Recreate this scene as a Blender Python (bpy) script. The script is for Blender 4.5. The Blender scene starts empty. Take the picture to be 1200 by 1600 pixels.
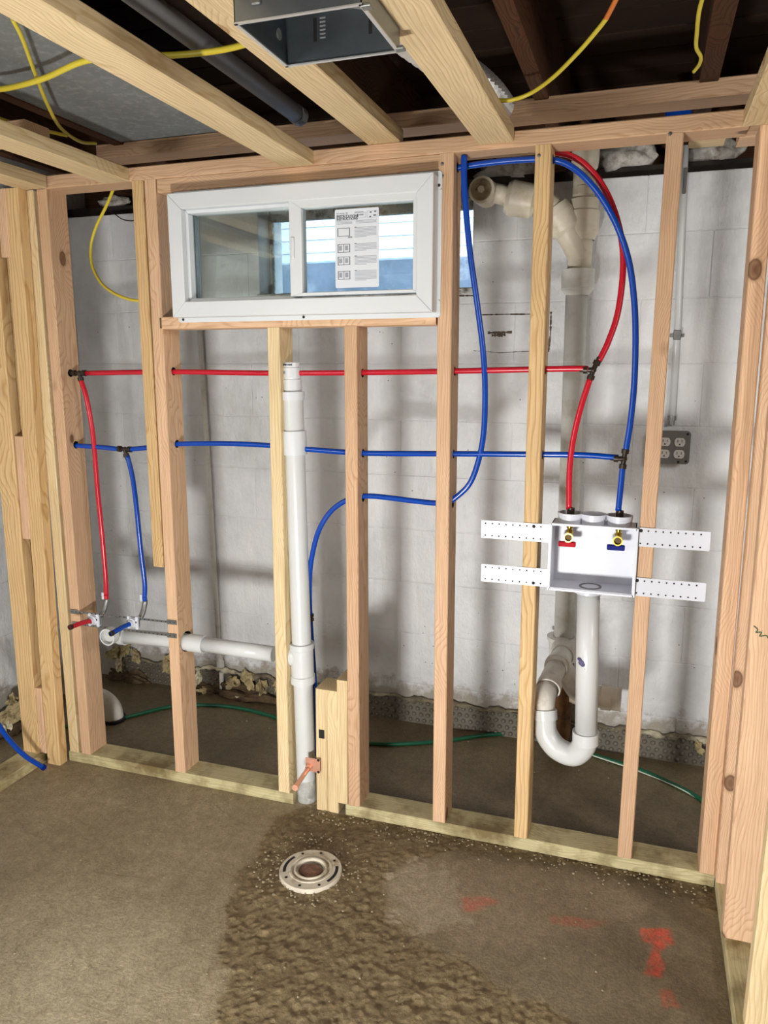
import bpy, bmesh, math, random
import numpy as np
from mathutils import Vector, Matrix, Quaternion
random.seed(7); rng = np.random.default_rng(11)
SC = bpy.context.scene; COL = SC.collection
PI = math.pi
V = Vector

# ------------------------------------------------------------------ camera
F_PX, YAW, PITCH = 1197.644, 0.3249, 0.1895
EYE = V((1.4139, -2.0151, 1.3771))
_fwd = V((-math.sin(YAW)*math.cos(PITCH), math.cos(YAW)*math.cos(PITCH), -math.sin(PITCH)))
_rt = V((math.cos(YAW), math.sin(YAW), 0)); _up = _rt.cross(_fwd)
cd = bpy.data.cameras.new('camera'); cam = bpy.data.objects.new('camera', cd); COL.objects.link(cam)
cam.matrix_world = Matrix(((_rt.x,_up.x,-_fwd.x,EYE.x),(_rt.y,_up.y,-_fwd.y,EYE.y),(_rt.z,_up.z,-_fwd.z,EYE.z),(0,0,0,1)))
cd.sensor_fit = 'VERTICAL'; cd.sensor_height = 24; cd.lens = 24*F_PX/1600; cd.clip_start = .02
SC.camera = cam

# ------------------------------------------------------------------ world, lamps, exposure
SC.view_settings.view_transform = 'Standard'; SC.view_settings.look = 'None'
SC.view_settings.gamma = 1; SC.view_settings.use_curve_mapping = False
SC.view_settings.exposure = 0.17
wd = bpy.data.worlds.new('sky'); SC.world = wd; wd.use_nodes = True
bg = wd.node_tree.nodes['Background']; bg.inputs[0].default_value = (.80,.89,1,1); bg.inputs[1].default_value = 1.6

def area(name, loc, target, size, power, col, size_y=None):
    l = bpy.data.lights.new(name, 'AREA'); l.energy = power; l.color = col; l.size = size
    if size_y: l.shape = 'RECTANGLE'; l.size_y = size_y
    o = bpy.data.objects.new(name, l); COL.objects.link(o); o.location = loc
    o.rotation_euler = (V(target)-V(loc)).to_track_quat('-Z','Y').to_euler(); return o
# site work light low on the floor, left of the photographer
area('work_light', (.89,-2.05,.30), (.75,.2,.95), .24, 41, (1,.98,.95), .18)
# unseen lamps: left and right inferred from cast shadows, rear one added as fill
area('fill_lamp', (-.55,-2.5,1.30), (.5,.2,1.15), .42, 11, (1,.97,.93))
area('fill_lamp', (2.95,-1.25,1.85), (.3,.5,1.1), .45, 17, (1,.97,.93))
area('fill_lamp', (.6,-3.6,1.9), (.6,0,.8), .8, 5, (1,.97,.93))  # soft fill added behind the camera, no lamp seen there
# daylight coming down into the window well
area('well_daylight', (.45,1.15,3.1), (.45,1.5,1.6), .9, 105, (.90,.95,1))

# ------------------------------------------------------------------ pixel helpers: a ray through the photograph meets a real plane
def ray(px, py): return _fwd*F_PX + _rt*(px-600) - _up*(py-800)
def aty(px, py, y): d = ray(px,py); return EYE + d*((y-EYE.y)/d.y)
def atx(px, py, x): d = ray(px,py); return EYE + d*((x-EYE.x)/d.x)
def atz(px, py, z): d = ray(px,py); return EYE + d*((z-EYE.z)/d.z)

# ------------------------------------------------------------------ materials
def lin(c): return tuple(((x/255)/12.92 if x/255 <= .04045 else ((x/255+.055)/1.055)**2.4) for x in c)
def newmat(name):
    m = bpy.data.materials.new(name); m.use_nodes = True; nt = m.node_tree
    return m, nt, nt.nodes, nt.links, nt.nodes['Principled BSDF']
def ramp(N, stops, interp='LINEAR'):
    r = N.new('ShaderNodeValToRGB'); e = r.color_ramp.elements; r.color_ramp.interpolation = interp
    while len(e) < len(stops): e.new(.5)
    for k,(p,c) in enumerate(stops): e[k].position = p; e[k].color = (*c,1) if len(c) == 3 else c
    return r
def mix(N, L, fac, a, b, mode='MIX'):
    m = N.new('ShaderNodeMix'); m.data_type = 'RGBA'; m.blend_type = mode
    for i, s in ((0,fac),(6,a),(7,b)):
        if isinstance(s, bpy.types.NodeSocket): L.new(s, m.inputs[i])
        elif isinstance(s, tuple): m.inputs[i].default_value = (*s[:3],1)
        else: m.inputs[i].default_value = s
    return m.outputs[2]
def noise(N, L, vec, scale, detail=3, rough=.5):
    n = N.new('ShaderNodeTexNoise'); n.inputs['Scale'].default_value = scale
    n.inputs['Detail'].default_value = detail; n.inputs['Roughness'].default_value = rough
    if vec: L.new(vec, n.inputs['Vector'])
    return n.outputs['Fac']
def bump(N, L, h, strength, dist, B):
    b = N.new('ShaderNodeBump'); b.inputs['Strength'].default_value = strength; b.inputs['Distance'].default_value = dist
    L.new(h, b.inputs['Height']); L.new(b.outputs[0], B.inputs['Normal'])

def wood(name, light, dark, knot=(92,58,34), rough=.62, grain=170, contrast=.75, var=.16, stain=None):
    m, nt, N, L, B = newmat(name)
    tc = N.new('ShaderNodeTexCoord'); oi = N.new('ShaderNodeObjectInfo')
    wn = N.new('ShaderNodeTexWhiteNoise'); wn.noise_dimensions = '1D'; L.new(oi.outputs['Random'], wn.inputs['W'])
    off = N.new('ShaderNodeVectorMath'); off.operation = 'MULTIPLY_ADD'
    L.new(wn.outputs['Color'], off.inputs[0]); off.inputs[1].default_value = (.07,.09,7); off.inputs[2].default_value = (.03,-.05,0)
    add = N.new('ShaderNodeVectorMath'); L.new(tc.outputs['Object'], add.inputs[0]); L.new(off.outputs[0], add.inputs[1])
    P_ = add.outputs[0]
    # growth rings round a pith lying along the board, wandering with the length
    wv = N.new('ShaderNodeVectorMath'); wv.operation = 'MULTIPLY'; L.new(P_, wv.inputs[0]); wv.inputs[1].default_value = (6,6,1.6)
    nz = N.new('ShaderNodeTexNoise'); nz.inputs['Scale'].default_value = 1.3; nz.inputs['Detail'].default_value = 3; L.new(wv.outputs[0], nz.inputs['Vector'])
    ns = N.new('ShaderNodeVectorMath'); ns.operation = 'MULTIPLY_ADD'; L.new(nz.outputs['Color'], ns.inputs[0]); ns.inputs[1].default_value = (.07,.07,0); L.new(P_, ns.inputs[2])
    # knots
    kv = N.new('ShaderNodeVectorMath'); kv.operation = 'MULTIPLY'; L.new(P_, kv.inputs[0]); kv.inputs[1].default_value = (1,1,.62)
    vo = N.new('ShaderNodeTexVoronoi'); vo.inputs['Scale'].default_value = 5.2; L.new(kv.outputs[0], vo.inputs['Vector'])
    sw = N.new('ShaderNodeMapRange'); L.new(vo.outputs['Distance'], sw.inputs[0]); sw.inputs[1].default_value = .0; sw.inputs[2].default_value = .42; sw.inputs[3].default_value = .05; sw.inputs[4].default_value = 0
    sp = N.new('ShaderNodeSeparateXYZ'); L.new(ns.outputs[0], sp.inputs[0])
    x2 = N.new('ShaderNodeMath'); x2.operation = 'POWER'; L.new(sp.outputs[0], x2.inputs[0]); x2.inputs[1].default_value = 2
    y2 = N.new('ShaderNodeMath'); y2.operation = 'MULTIPLY_ADD'; L.new(sp.outputs[1], y2.inputs[0]); L.new(sp.outputs[1], y2.inputs[1]); L.new(x2.outputs[0], y2.inputs[2])
    sq = N.new('ShaderNodeMath'); sq.operation = 'SQRT'; L.new(y2.outputs[0], sq.inputs[0])
    sa = N.new('ShaderNodeMath'); sa.operation = 'ADD'; L.new(sq.outputs[0], sa.inputs[0]); L.new(sw.outputs[0], sa.inputs[1])
    fr = N.new('ShaderNodeMath'); fr.operation = 'MULTIPLY'; L.new(sa.outputs[0], fr.inputs[0]); fr.inputs[1].default_value = grain
    f2 = N.new('ShaderNodeMath'); f2.operation = 'FRACT'; L.new(fr.outputs[0], f2.inputs[0])
    rr = ramp(N, [(0,(0,0,0)),(.55,(.18,.18,.18)),(.85,(.8,.8,.8)),(1,(0,0,0))]); L.new(f2.outputs[0], rr.inputs[0])
    fv = N.new('ShaderNodeVectorMath'); fv.operation = 'MULTIPLY'; L.new(P_, fv.inputs[0]); fv.inputs[1].default_value = (240,240,7)
    fine = noise(N, L, fv.outputs[0], 1, 4, .65)
    c1 = mix(N, L, rr.outputs[0], lin(light), lin(dark))
    mm = N.new('ShaderNodeMapRange'); L.new(fine, mm.inputs[0]); mm.inputs[1].default_value = .3; mm.inputs[2].default_value = .7; mm.inputs[3].default_value = 0; mm.inputs[4].default_value = 1
    fr_ = ramp(N, [(0,(.72,.68,.62)),(1,(1.06,1.06,1.06))]); L.new(mm.outputs[0], fr_.inputs[0])
    c2 = mix(N, L, contrast, c1, fr_.outputs[0], 'MULTIPLY')
    # broad tone from board to board and along each board
    br = ramp(N, [(0,(1-var*1.6,1-var*1.9,1-var*2.3)),(.5,(1,1,1)),(1,(1+var*.3,1+var*.2,1))]); L.new(wn.outputs['Value'], br.inputs[0])
    c3 = mix(N, L, 1., c2, br.outputs[0], 'MULTIPLY')
    bl = noise(N, L, wv.outputs[0], .9, 2)
    bb = ramp(N, [(.3,(.86,.84,.80)),(.7,(1.04,1.04,1.04))]); L.new(bl, bb.inputs[0])
    c3 = mix(N, L, .8, c3, bb.outputs[0], 'MULTIPLY')
    kr = ramp(N, [(0,(1,1,1)),(.055,(.75,.75,.75)),(.075,(.9,.9,.9)),(.085,(.25,.25,.25)),(.11,(0,0,0))]); L.new(vo.outputs['Distance'], kr.inputs[0])
    c4 = mix(N, L, kr.outputs[0], c3, lin(knot))
    if stain:
        sn = noise(N, L, tc.outputs['Object'], 9, 5, .6); sr = ramp(N, [(.45,(0,0,0)),(.68,(1,1,1))]); L.new(sn, sr.inputs[0])
        c4 = mix(N, L, sr.outputs[0], c4, lin(stain))
    L.new(c4, B.inputs['Base Color']); B.inputs['Roughness'].default_value = rough
    B.inputs['Specular IOR Level'].default_value = .25
    bump(N, L, fine, .22, .0015, B)
    return m

def plain(name, col, rough=.5, metal=0, spec=.5, nscale=0, namp=.12, bmp=0, dirt=None, dscale=14, coat=0):
    m, nt, N, L, B = newmat(name)
    tc = N.new('ShaderNodeTexCoord'); c = lin(col)
    s = noise(N, L, tc.outputs['Object'], nscale or 8, 4, .6)
    r = ramp(N, [(.3,tuple(x*(1-namp) for x in c)),(.7,tuple(min(1,x*(1+namp*.5)) for x in c))]); L.new(s, r.inputs[0])
    out = r.outputs[0]
    if dirt:
        d = noise(N, L, tc.outputs['Object'], dscale, 6, .7); dr = ramp(N, [(.5,(0,0,0)),(.66,(1,1,1))]); L.new(d, dr.inputs[0])
        out = mix(N, L, dr.outputs[0], out, lin(dirt))
    L.new(out, B.inputs['Base Color'])
    B.inputs['Roughness'].default_value = rough; B.inputs['Metallic'].default_value = metal
    B.inputs['Specular IOR Level'].default_value = spec; B.inputs['Coat Weight'].default_value = coat
    if bmp: bump(N, L, s, bmp, .004, B)
    return m

FIR = wood('fir', (226,192,160), (200,158,122), var=.09)
SPRUCE = wood('spruce', (232,212,172), (208,180,132), knot=(160,122,82), grain=120, var=.06)
PINE = wood('flat_sawn_pine', (224,194,146), (190,148,96), grain=95, var=.05)
TREATED = wood('treated_pine', (212,204,164), (184,172,126), knot=(120,100,60), var=.05, stain=(120,104,70))
DARKW = wood('old_joist_wood', (92,60,38), (54,34,20), knot=(24,14,8), rough=.8, var=.2)
PLANKW = wood('old_plank_wood', (52,34,22), (30,19,11), knot=(14,9,6), rough=.85, var=.3)
PVC = plain('white_pvc', (206,209,208), .28, nscale=6, namp=.04)
PVCD = plain('dusty_pvc', (214,210,202), .45, nscale=18, namp=.08, dirt=(190,182,168))
VINYL = plain('white_vinyl', (212,216,219), .32, namp=.02)
BOXW = plain('white_abs', (206,209,218), .35, namp=.02)
CAST = plain('painted_cast_iron', (230,222,202), .42, nscale=22, namp=.06, bmp=.2, dirt=(204,192,166), dscale=9)
CASTG = plain('painted_pipe_grey', (222,222,216), .45, nscale=22, namp=.06, bmp=.2, dirt=(200,196,184), dscale=11)
REDP = plain('red_pex', (190,22,44), .24, namp=.06); BLUEP = plain('blue_pex', (0,66,168), .22, namp=.08)
BRASS = plain('brass', (196,166,70), .22, 1); COPPER = plain('copper', (230,172,146), .38, .55)
DKFIT = plain('dark_fitting', (52,42,34), .35, .4); STEEL = plain('galvanised_steel', (150,152,150), .38, .9, nscale=40, namp=.2)
DUCTM = plain('aluminium_duct', (214,214,212), .34, .65); SHEET = plain('sheet_steel', (132,140,146), .34, .85, nscale=14, namp=.16)
GREYBOX = plain('grey_painted_steel', (112,112,108), .5, .3, namp=.1); IVORY = plain('receptacle_white', (206,205,200), .4)
BLACK = plain('black_rubber', (14,14,14), .6); HOLE = plain('hole_dark', (22,20,18), .8)
YEL = plain('yellow_cable', (214,196,60), .4, namp=.1); ORG = plain('orange_cable', (214,120,50), .4)
GREEN = plain('green_wire', (8,82,54), .4, namp=.15); WIREW = plain('bare_wire', (196,204,190), .4)
GREYPIPE = plain('grey_conduit_plastic', (122,124,128), .5, namp=.08)
MEMB = plain('dimpled_membrane', (104,98,86), .5, nscale=20, namp=.3, dirt=(88,80,66), dscale=10)
RUBBLE = plain('broken_mortar', (176,160,118), .9, nscale=30, namp=.35, bmp=.8, dirt=(96,82,58), dscale=16)
SOIL = plain('dark_soil', (86,68,46), .95, nscale=50, namp=.6, bmp=.9)
FOAM = plain('foam_bead', (214,206,176), .8, nscale=40, namp=.25, bmp=.6)
WOOL = plain('dusty_insulation', (196,192,184), .95, nscale=14, namp=.35, bmp=.9, dirt=(110,100,88), dscale=12)
RUST = plain('rusty_iron', (112,78,44), .85, nscale=24, namp=.45, bmp=.7, dirt=(56,38,24), dscale=18)
DARKDIRT = plain('dark_rim', (40,34,28), .95, nscale=12, namp=.6, bmp=.8)
GRAVEL = plain('grit', (150,138,112), .9, nscale=60, namp=.4)
FLEAD = plain('flange_pvc', (204,196,178), .5, nscale=30, namp=.16, dirt=(146,128,100), dscale=26)
PLUG = plain('brown_plug', (118,84,66), .7, nscale=40, namp=.35, bmp=.5)
PAPER = plain('label_paper', (214,219,226), .5, namp=.02); INK = plain('ink', (70,76,84), .6); INKL = plain('pale_ink', (150,156,164), .6)
PURPLE = plain('purple_primer', (48,40,92), .5); REDL = plain('red_lever', (176,16,36), .6, spec=.15); BLUEL = plain('blue_lever', (18,32,118), .6, spec=.15)
SIDING = plain('white_siding', (228,230,230), .6, namp=.05); BLUELEDGE = plain('blue_grey_ledge', (150,166,186), .7, nscale=9, namp=.3, dirt=(206,214,222), dscale=7)
LEAF = plain('dead_leaves', (92,78,62), .9, nscale=30, namp=.5)

def glass(name, tint=(1,1,1), refl=1.45):
    m, nt, N, L, B = newmat(name)
    N.remove(B); tr = N.new('ShaderNodeBsdfTransparent'); tr.inputs[0].default_value = (*tint,1)
    gl = N.new('ShaderNodeBsdfGlossy'); gl.inputs['Roughness'].default_value = .01
    fz = N.new('ShaderNodeFresnel'); fz.inputs[0].default_value = refl
    mx = N.new('ShaderNodeMixShader'); L.new(fz.outputs[0], mx.inputs[0]); L.new(tr.outputs[0], mx.inputs[1]); L.new(gl.outputs[0], mx.inputs[2])
    L.new(mx.outputs[0], N['Material Output'].inputs[0]); return m
GLASS = glass('window_glass', (.93,.96,.95), 1.55); OLDGLASS = glass('old_glass', (.80,.86,.90), 1.5)

def painted_block():
    m, nt, N, L, B = newmat('white_painted_block')
    g = N.new('ShaderNodeNewGeometry'); p = g.outputs['Position']
    a = noise(N, L, p, 3.2, 5, .62); b = noise(N, L, p, 46, 5, .65)
    r = ramp(N, [(.32,lin((196,198,198))),(.5,lin((216,218,220))),(.7,lin((228,229,229)))]); L.new(a, r.inputs[0])
    # grime creeping up from the floor and chips in the paint
    sp = N.new('ShaderNodeSeparateXYZ'); L.new(p, sp.inputs[0])
    nz = noise(N, L, p, 16, 6, .7)
    ad = N.new('ShaderNodeMath'); ad.operation = 'MULTIPLY_ADD'; L.new(nz, ad.inputs[0]); ad.inputs[1].default_value = -.25; L.new(sp.outputs[2], ad.inputs[2])
    gr = ramp(N, [(0,(.8,.8,.8)),(.05,(0,0,0))]); L.new(ad.outputs[0], gr.inputs[0])
    c = mix(N, L, gr.outputs[0], r.outputs[0], lin((140,130,112)))
    vo = N.new('ShaderNodeTexVoronoi'); vo.inputs['Scale'].default_value = 26; L.new(p, vo.inputs['Vector'])
    cr = ramp(N, [(0,(1,1,1)),(.05,(1,1,1)),(.07,(0,0,0))]); L.new(vo.outputs['Distance'], cr.inputs[0])
    pm = noise(N, L, p, 5, 2); pr = ramp(N, [(.55,(0,0,0)),(.6,(1,1,1))]); L.new(pm, pr.inputs[0])
    f = mix(N, L, 1., cr.outputs[0], pr.outputs[0], 'MULTIPLY')
    c = mix(N, L, f, c, lin((112,102,88)))
    L.new(c, B.inputs['Base Color']); B.inputs['Roughness'].default_value = .42
    # runs and sags of thick paint
    sv = N.new('ShaderNodeVectorMath'); sv.operation = 'MULTIPLY'; L.new(p, sv.inputs[0]); sv.inputs[1].default_value = (34,34,15)
    s2 = noise(N, L, sv.outputs[0], 1, 6, .6)
    hh = N.new('ShaderNodeMath'); hh.operation = 'MULTIPLY_ADD'; L.new(b, hh.inputs[0]); hh.inputs[1].default_value = .35; L.new(s2, hh.inputs[2])
    bump(N, L, hh.outputs[0], .75, .008, B)
    return m
BLOCK = painted_block()
MORTAR = BLOCK

# ------------------------------------------------------------------ mesh helpers
class MB:
    def __init__(s): s.b = bmesh.new()
    def box(s, lo, hi, bev=0, M=None, seg=1):
        r = bmesh.ops.create_cube(s.b, size=1)['verts']
        lo, hi = V(lo), V(hi)
        for v in r: v.co = V(((lo[i]+hi[i])/2 + v.co[i]*(hi[i]-lo[i])) for i in range(3))
        if bev:
            es = list({e for v in r for e in v.link_edges})
            o = bmesh.ops.bevel(s.b, geom=es, offset=bev, segments=seg, profile=.5, affect='EDGES')
            r = list({v for f in o['faces'] for v in f.verts} | {v for v in r if v.is_valid})
        if M:
            for v in r: v.co = M @ v.co
        return s
    def prism(s, pts, d0, d1, axis=1):
        # pts 2-D outline in the other two axes
        def mk(p, d):
            if axis == 1: return V((p[0], d, p[1]))
            if axis == 0: return V((d, p[0], p[1]))
            return V((p[0], p[1], d))
        A = [s.b.verts.new(mk(p,d0)) for p in pts]; Bv = [s.b.verts.new(mk(p,d1)) for p in pts]
        n = len(pts); fs = [s.b.faces.new(A), s.b.faces.new(Bv[::-1])]
        for i in range(n): fs.append(s.b.faces.new((A[i],Bv[i],Bv[(i+1)%n],A[(i+1)%n])))
        bmesh.ops.recalc_face_normals(s.b, faces=fs); return s
    def tube(s, pts, r, n=10, caps=True, flat=1):
        pts = [V(p) for p in pts]; rs = r if isinstance(r, (list,tuple)) else [r]*len(pts)
        rings = []; prev = None
        for i, p in enumerate(pts):
            t = (pts[min(i+1,len(pts)-1)] - pts[max(i-1,0)]).normalized()
            if prev is None: u = t.orthogonal().normalized() if abs(t.z) > .9 else t.cross(V((0,0,1))).normalized()
            else: u = (prev - t*prev.dot(t)).normalized()
            prev = u; w = t.cross(u)
            rings.append([s.b.verts.new(p + (u*math.cos(2*PI*k/n) + w*math.sin(2*PI*k/n)*flat)*rs[i]) for k in range(n)])
        fs = []
        for a, b in zip(rings, rings[1:]):
            for k in range(n): fs.append(s.b.faces.new((a[k],a[(k+1)%n],b[(k+1)%n],b[k])))
        for f in fs: f.smooth = True
        if caps: fs += [s.b.faces.new(rings[0][::-1]), s.b.faces.new(rings[-1])]
        bmesh.ops.recalc_face_normals(s.b, faces=fs); return s
    def lathe(s, base, axis, prof, n=24, sharp=True):
        # prof: (distance along axis, radius); rings duplicated at corners so edges stay crisp
        ax = V(axis).normalized(); u = ax.orthogonal().normalized(); w = ax.cross(u); base = V(base)
        fs = []
        for (d0,r0),(d1,r1) in zip(prof, prof[1:]):
            A, Bv = [], []
            for k in range(n):
                dr = u*math.cos(2*PI*k/n) + w*math.sin(2*PI*k/n)
                A.append(s.b.verts.new(base+ax*d0+dr*max(r0,1e-5))); Bv.append(s.b.verts.new(base+ax*d1+dr*max(r1,1e-5)))
            for k in range(n):
                f = s.b.faces.new((A[k],A[(k+1)%n],Bv[(k+1)%n],Bv[k])); f.smooth = True
        return s
    def mesh(s, name, mat, normals=True):
        me = bpy.data.meshes.new(name)
        if normals: bmesh.ops.recalc_face_normals(s.b, faces=s.b.faces[:])
        s.b.to_mesh(me); s.b.free()
        for m in (mat if isinstance(mat,(list,tuple)) else [mat]): me.materials.append(m)
        return me
    def build(s, name, mat, parent=None, normals=True):
        return link(name, s.mesh(name, mat, normals), parent)
def link(name, me, parent=None):
    o = bpy.data.objects.new(name, me); COL.objects.link(o)
    if parent: o.parent = parent; o.matrix_parent_inverse = pinv(parent)
    return o
def pinv(p):
    M = Matrix.Identity(4); q = p
    chain = []
    while q: chain.append(q); q = q.parent
    for q in reversed(chain): M = M @ (q.matrix_parent_inverse if q.parent else Matrix.Identity(4)) @ q.matrix_basis
    return M.inverted()
def tag(o, label=None, cat=None, group=None, kind=None):
    if label: o['label'] = label
    if cat: o['category'] = cat
    if group: o['group'] = group
    if kind: o['kind'] = kind
    return o
def thing(name, loc, label, cat, group=None):
    o = bpy.data.objects.new(name, None); COL.objects.link(o); o.location = loc; o.empty_display_size = .05
    return tag(o, label, cat, group)
def spline(pts, k=8):
    # Catmull-Rom through the points
    P_ = [V(p) for p in pts]; P_ = [P_[0]*2-P_[1]] + P_ + [P_[-1]*2-P_[-2]]; out = []
    for i in range(1, len(P_)-2):
        a,b,c,d = P_[i-1:i+3]
        for j in range(k):
            t = j/k
            out.append(.5*((2*b)+(c-a)*t+(2*a-5*b+4*c-d)*t*t+(3*b-a-3*c+d)*t**3))
    out.append(P_[-2]); return out

def board(name, p0, p1, wx, wy, mat, xdir=(1,0,0), holes=(), bev=.0025, parent=None, notch=None):
    """2x4 with eased edges: length from p0 to p1 (centre line), wx across xdir, wy across the third way."""
    p0, p1 = V(p0), V(p1); z = (p1-p0).normalized(); x = V(xdir); x = (x - z*x.dot(z)).normalized(); y = z.cross(x)
    Ln = (p1-p0).length; m = MB()
    # long edges eased, ends cut square
    r = bev; a, b = wx/2, wy/2
    out = [(-a+r,-b),(a-r,-b),(a,-b+r),(a,b-r),(a-r,b),(-a+r,b),(-a,b-r),(-a,-b+r)]
    m.prism(out, -Ln/2, Ln/2, 2)
    me = m.mesh(name, [mat, HOLE]); o = bpy.data.objects.new(name, me); COL.objects.link(o)
    M = Matrix((( x.x,y.x,z.x,(p0.x+p1.x)/2),(x.y,y.y,z.y,(p0.y+p1.y)/2),(x.z,y.z,z.z,(p0.z+p1.z)/2),(0,0,0,1)))
    if holes:
        cb = MB()
        for (c, ax, rr) in holes: cb.lathe(V(c)-V(ax)*.12, ax, [(0,0),(0,rr),(.24,rr),(.24,0)], 20)
        bmesh.ops.remove_doubles(cb.b, verts=cb.b.verts[:], dist=1e-5)
        cm = cb.mesh('cut', HOLE); co = bpy.data.objects.new('cut', cm); COL.objects.link(co); o.matrix_world = M
        md = o.modifiers.new('h','BOOLEAN'); md.object = co; md.operation = 'DIFFERENCE'; md.solver = 'EXACT'
        bpy.context.view_layer.update()
        ne = bpy.data.meshes.new_from_object(o.evaluated_get(bpy.context.evaluated_depsgraph_get()))
        o.modifiers.clear(); o.data = ne; ne.name = name
        bpy.data.objects.remove(co, do_unlink=True)
    if parent: o.parent = parent; o.matrix_parent_inverse = pinv(parent)
    o.matrix_basis = M
    return o

def rock(seed, r, squash=(1,1,1), sub=2, rough=.35):
    b = bmesh.new(); bmesh.ops.create_icosphere(b, subdivisions=sub, radius=r)
    from mathutils import noise as mn
    for v in b.verts:
        d = v.co.normalized()
        v.co = v.co*(1+rough*mn.noise(d*1.7+V((seed*3.1,seed,0)))+rough*.5*mn.noise(d*4.5+V((seed,0,seed*2))))
        v.co = V((v.co.x*squash[0], v.co.y*squash[1], v.co.z*squash[2]))
    return b
def text(name, s, size, loc, mat, parent, rotx=PI/2, bold=.0):
    c = bpy.data.curves.new(name, 'FONT'); c.body = s; c.size = size; c.extrude = .0002; c.offset = bold
    o = bpy.data.objects.new(name, c); COL.objects.link(o); bpy.context.view_layer.update()
    me = bpy.data.meshes.new_from_object(o.evaluated_get(bpy.context.evaluated_depsgraph_get())); bpy.data.objects.remove(o, do_unlink=True)
    me.materials.append(mat); q = link(name, me, parent); q.matrix_basis = Matrix.Translation(loc) @ Matrix.Rotation(rotx, 4, 'X'); return q

# ------------------------------------------------------------------ SETTING
W = .685; XL = -.85; WT = 1.965; H = 1.903; ZP = .038
# --- floor: one sheet, its visible part finely meshed and rough where the trench was refilled
def vnoise(X, Y, cell, seed):
    r = np.random.default_rng(seed); G = r.random((512,512)); x = X/cell+200.3; y = Y/cell+200.7
    xi = np.floor(x).astype(int); yi = np.floor(y).astype(int); fx = x-xi; fy = y-yi
    fx = fx*fx*(3-2*fx); fy = fy*fy*(3-2*fy); g = lambda a,b: G[a%512,b%512]
    return (g(xi,yi)*(1-fx)+g(xi+1,yi)*fx)*(1-fy)+(g(xi,yi+1)*(1-fx)+g(xi+1,yi+1)*fx)*fy
def sstep(a,b,x): t = np.clip((x-a)/(b-a),0,1); return t*t*(3-2*t)
def poly_sd(X, Y, pts):
    # signed distance (negative inside) to a closed outline
    d = np.full(X.shape, 1e9); ins = np.zeros(X.shape, bool); n = len(pts)
    for i in range(n):
        ax, ay = pts[i]; bx, by = pts[(i+1)%n]; ex, ey = bx-ax, by-ay
        t = np.clip(((X-ax)*ex+(Y-ay)*ey)/(ex*ex+ey*ey),0,1)
        d = np.minimum(d, np.hypot(X-ax-t*ex, Y-ay-t*ey))
        c = ((ay > Y) != (by > Y)) & (X < (bx-ax)*(Y-ay)/(by-ay+1e-12)+ax); ins ^= c
    return np.where(ins, -d, d)
fp = lambda L_: [tuple(atz(px,py,0)[:2]) for px,py in L_]
xs = np.concatenate([[XL-.15], np.arange(XL, 1.80, .0042), [2.4,3.3]]); ys = np.concatenate([[-4.3,-3,-2,-1.4], np.arange(-1.02, .70, .0042), [.9]])
X, Y = np.meshgrid(xs, ys, indexing='ij')
wob = (vnoise(X,Y,.05,1)-.5)*.05+(vnoise(X,Y,.016,2)-.5)*.022
rough_o = fp([(455,1262),(425,1290),(400,1330),(372,1372),(352,1430),(345,1520),(330,1700),(1000,1700),(880,1600),(800,1540),(700,1490),(640,1455),(606,1415),(602,1375),(640,1345),(720,1330),(800,1345),(880,1352),(960,1365),(1060,1400),(1118,1425),(1112,1372),(900,1325),(700,1290),(560,1268)])
sr = poly_sd(X, Y, rough_o)+wob; rm = 1-sstep(-.012,.012,sr)
patch_o = fp([(602,1372),(640,1345),(740,1342),(860,1352),(960,1372),(1010,1410),(990,1445),(900,1462),(820,1480),(720,1475),(650,1455),(612,1420)])
pm = 1-sstep(-.03,.03,poly_sd(X,Y,patch_o)+wob*1.3)
pm2 = (1-sstep(-.02,.02,poly_sd(X,Y,fp([(600,1378),(630,1352),(690,1352),(715,1380),(716,1430),(690,1458),(650,1452),(615,1425)]))+wob*1.6))
cx, cy = atz(505,1300,0)[:2]
wet = np.exp(-(((X-cx)/.16)**2+((Y-cy)/.09)**2)*1.1)
wet = np.clip(wet + .7*np.exp(-((Y+.03)/.05)**2)*sstep(.6,.8,X) , 0, 1)*(.6+.6*vnoise(X,Y,.03,5))
wet = np.clip(wet,0,1)*(Y<.02)
big = vnoise(X,Y,.33,7)*.5+vnoise(X,Y,.12,8)*.3+vnoise(X,Y,.045,9)*.2
med = vnoise(X,Y,.02,10)*.5+vnoise(X,Y,.01,12)*.5
def rn(cell, seed):
    c_, s_ = math.cos(seed*.7), math.sin(seed*.7); a1 = vnoise(X*c_-Y*s_, X*s_+Y*c_, cell, seed)
    c_, s_ = math.cos(seed*.7+1.1), math.sin(seed*.7+1.1); return (a1+vnoise(X*c_-Y*s_, X*s_+Y*c_, cell*.83, seed+50))*.5
fine = rn(.0085,13)*.5+rn(.013,14)*.5; fine = np.clip(.5+(fine-.5)*1.7,0,1); med2 = rn(.03,15)
lump = np.clip((rn(.012,16)-.55)*4,0,1)
A3 = lambda c: np.array(lin(c))[None,None,:]
e = lambda a: a[...,None]
smooth_c = A3((118,104,78))*(1-e(big))+A3((166,152,124))*e(big)
smooth_c = smooth_c*(.86+.26*e(med))
px_, py_ = atz(120,1520,0)[:2]; lit_pool = e(np.exp(-(((X-px_)/.34)**2+((Y-py_)/.30)**2)))*(.6+.6*e(big)); smooth_c = smooth_c*(1-lit_pool*.6)+A3((206,196,168))*(.9+.2*e(med))*lit_pool*.6  # lower-left brightening from the lamp side, painted into the slab colour
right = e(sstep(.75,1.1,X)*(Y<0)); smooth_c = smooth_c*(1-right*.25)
rough_c = A3((108,92,64))*(1-e(fine)*.6)+A3((160,142,108))*e(fine)*.6
rough_c = rough_c*(.75+.45*e(big))
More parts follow.
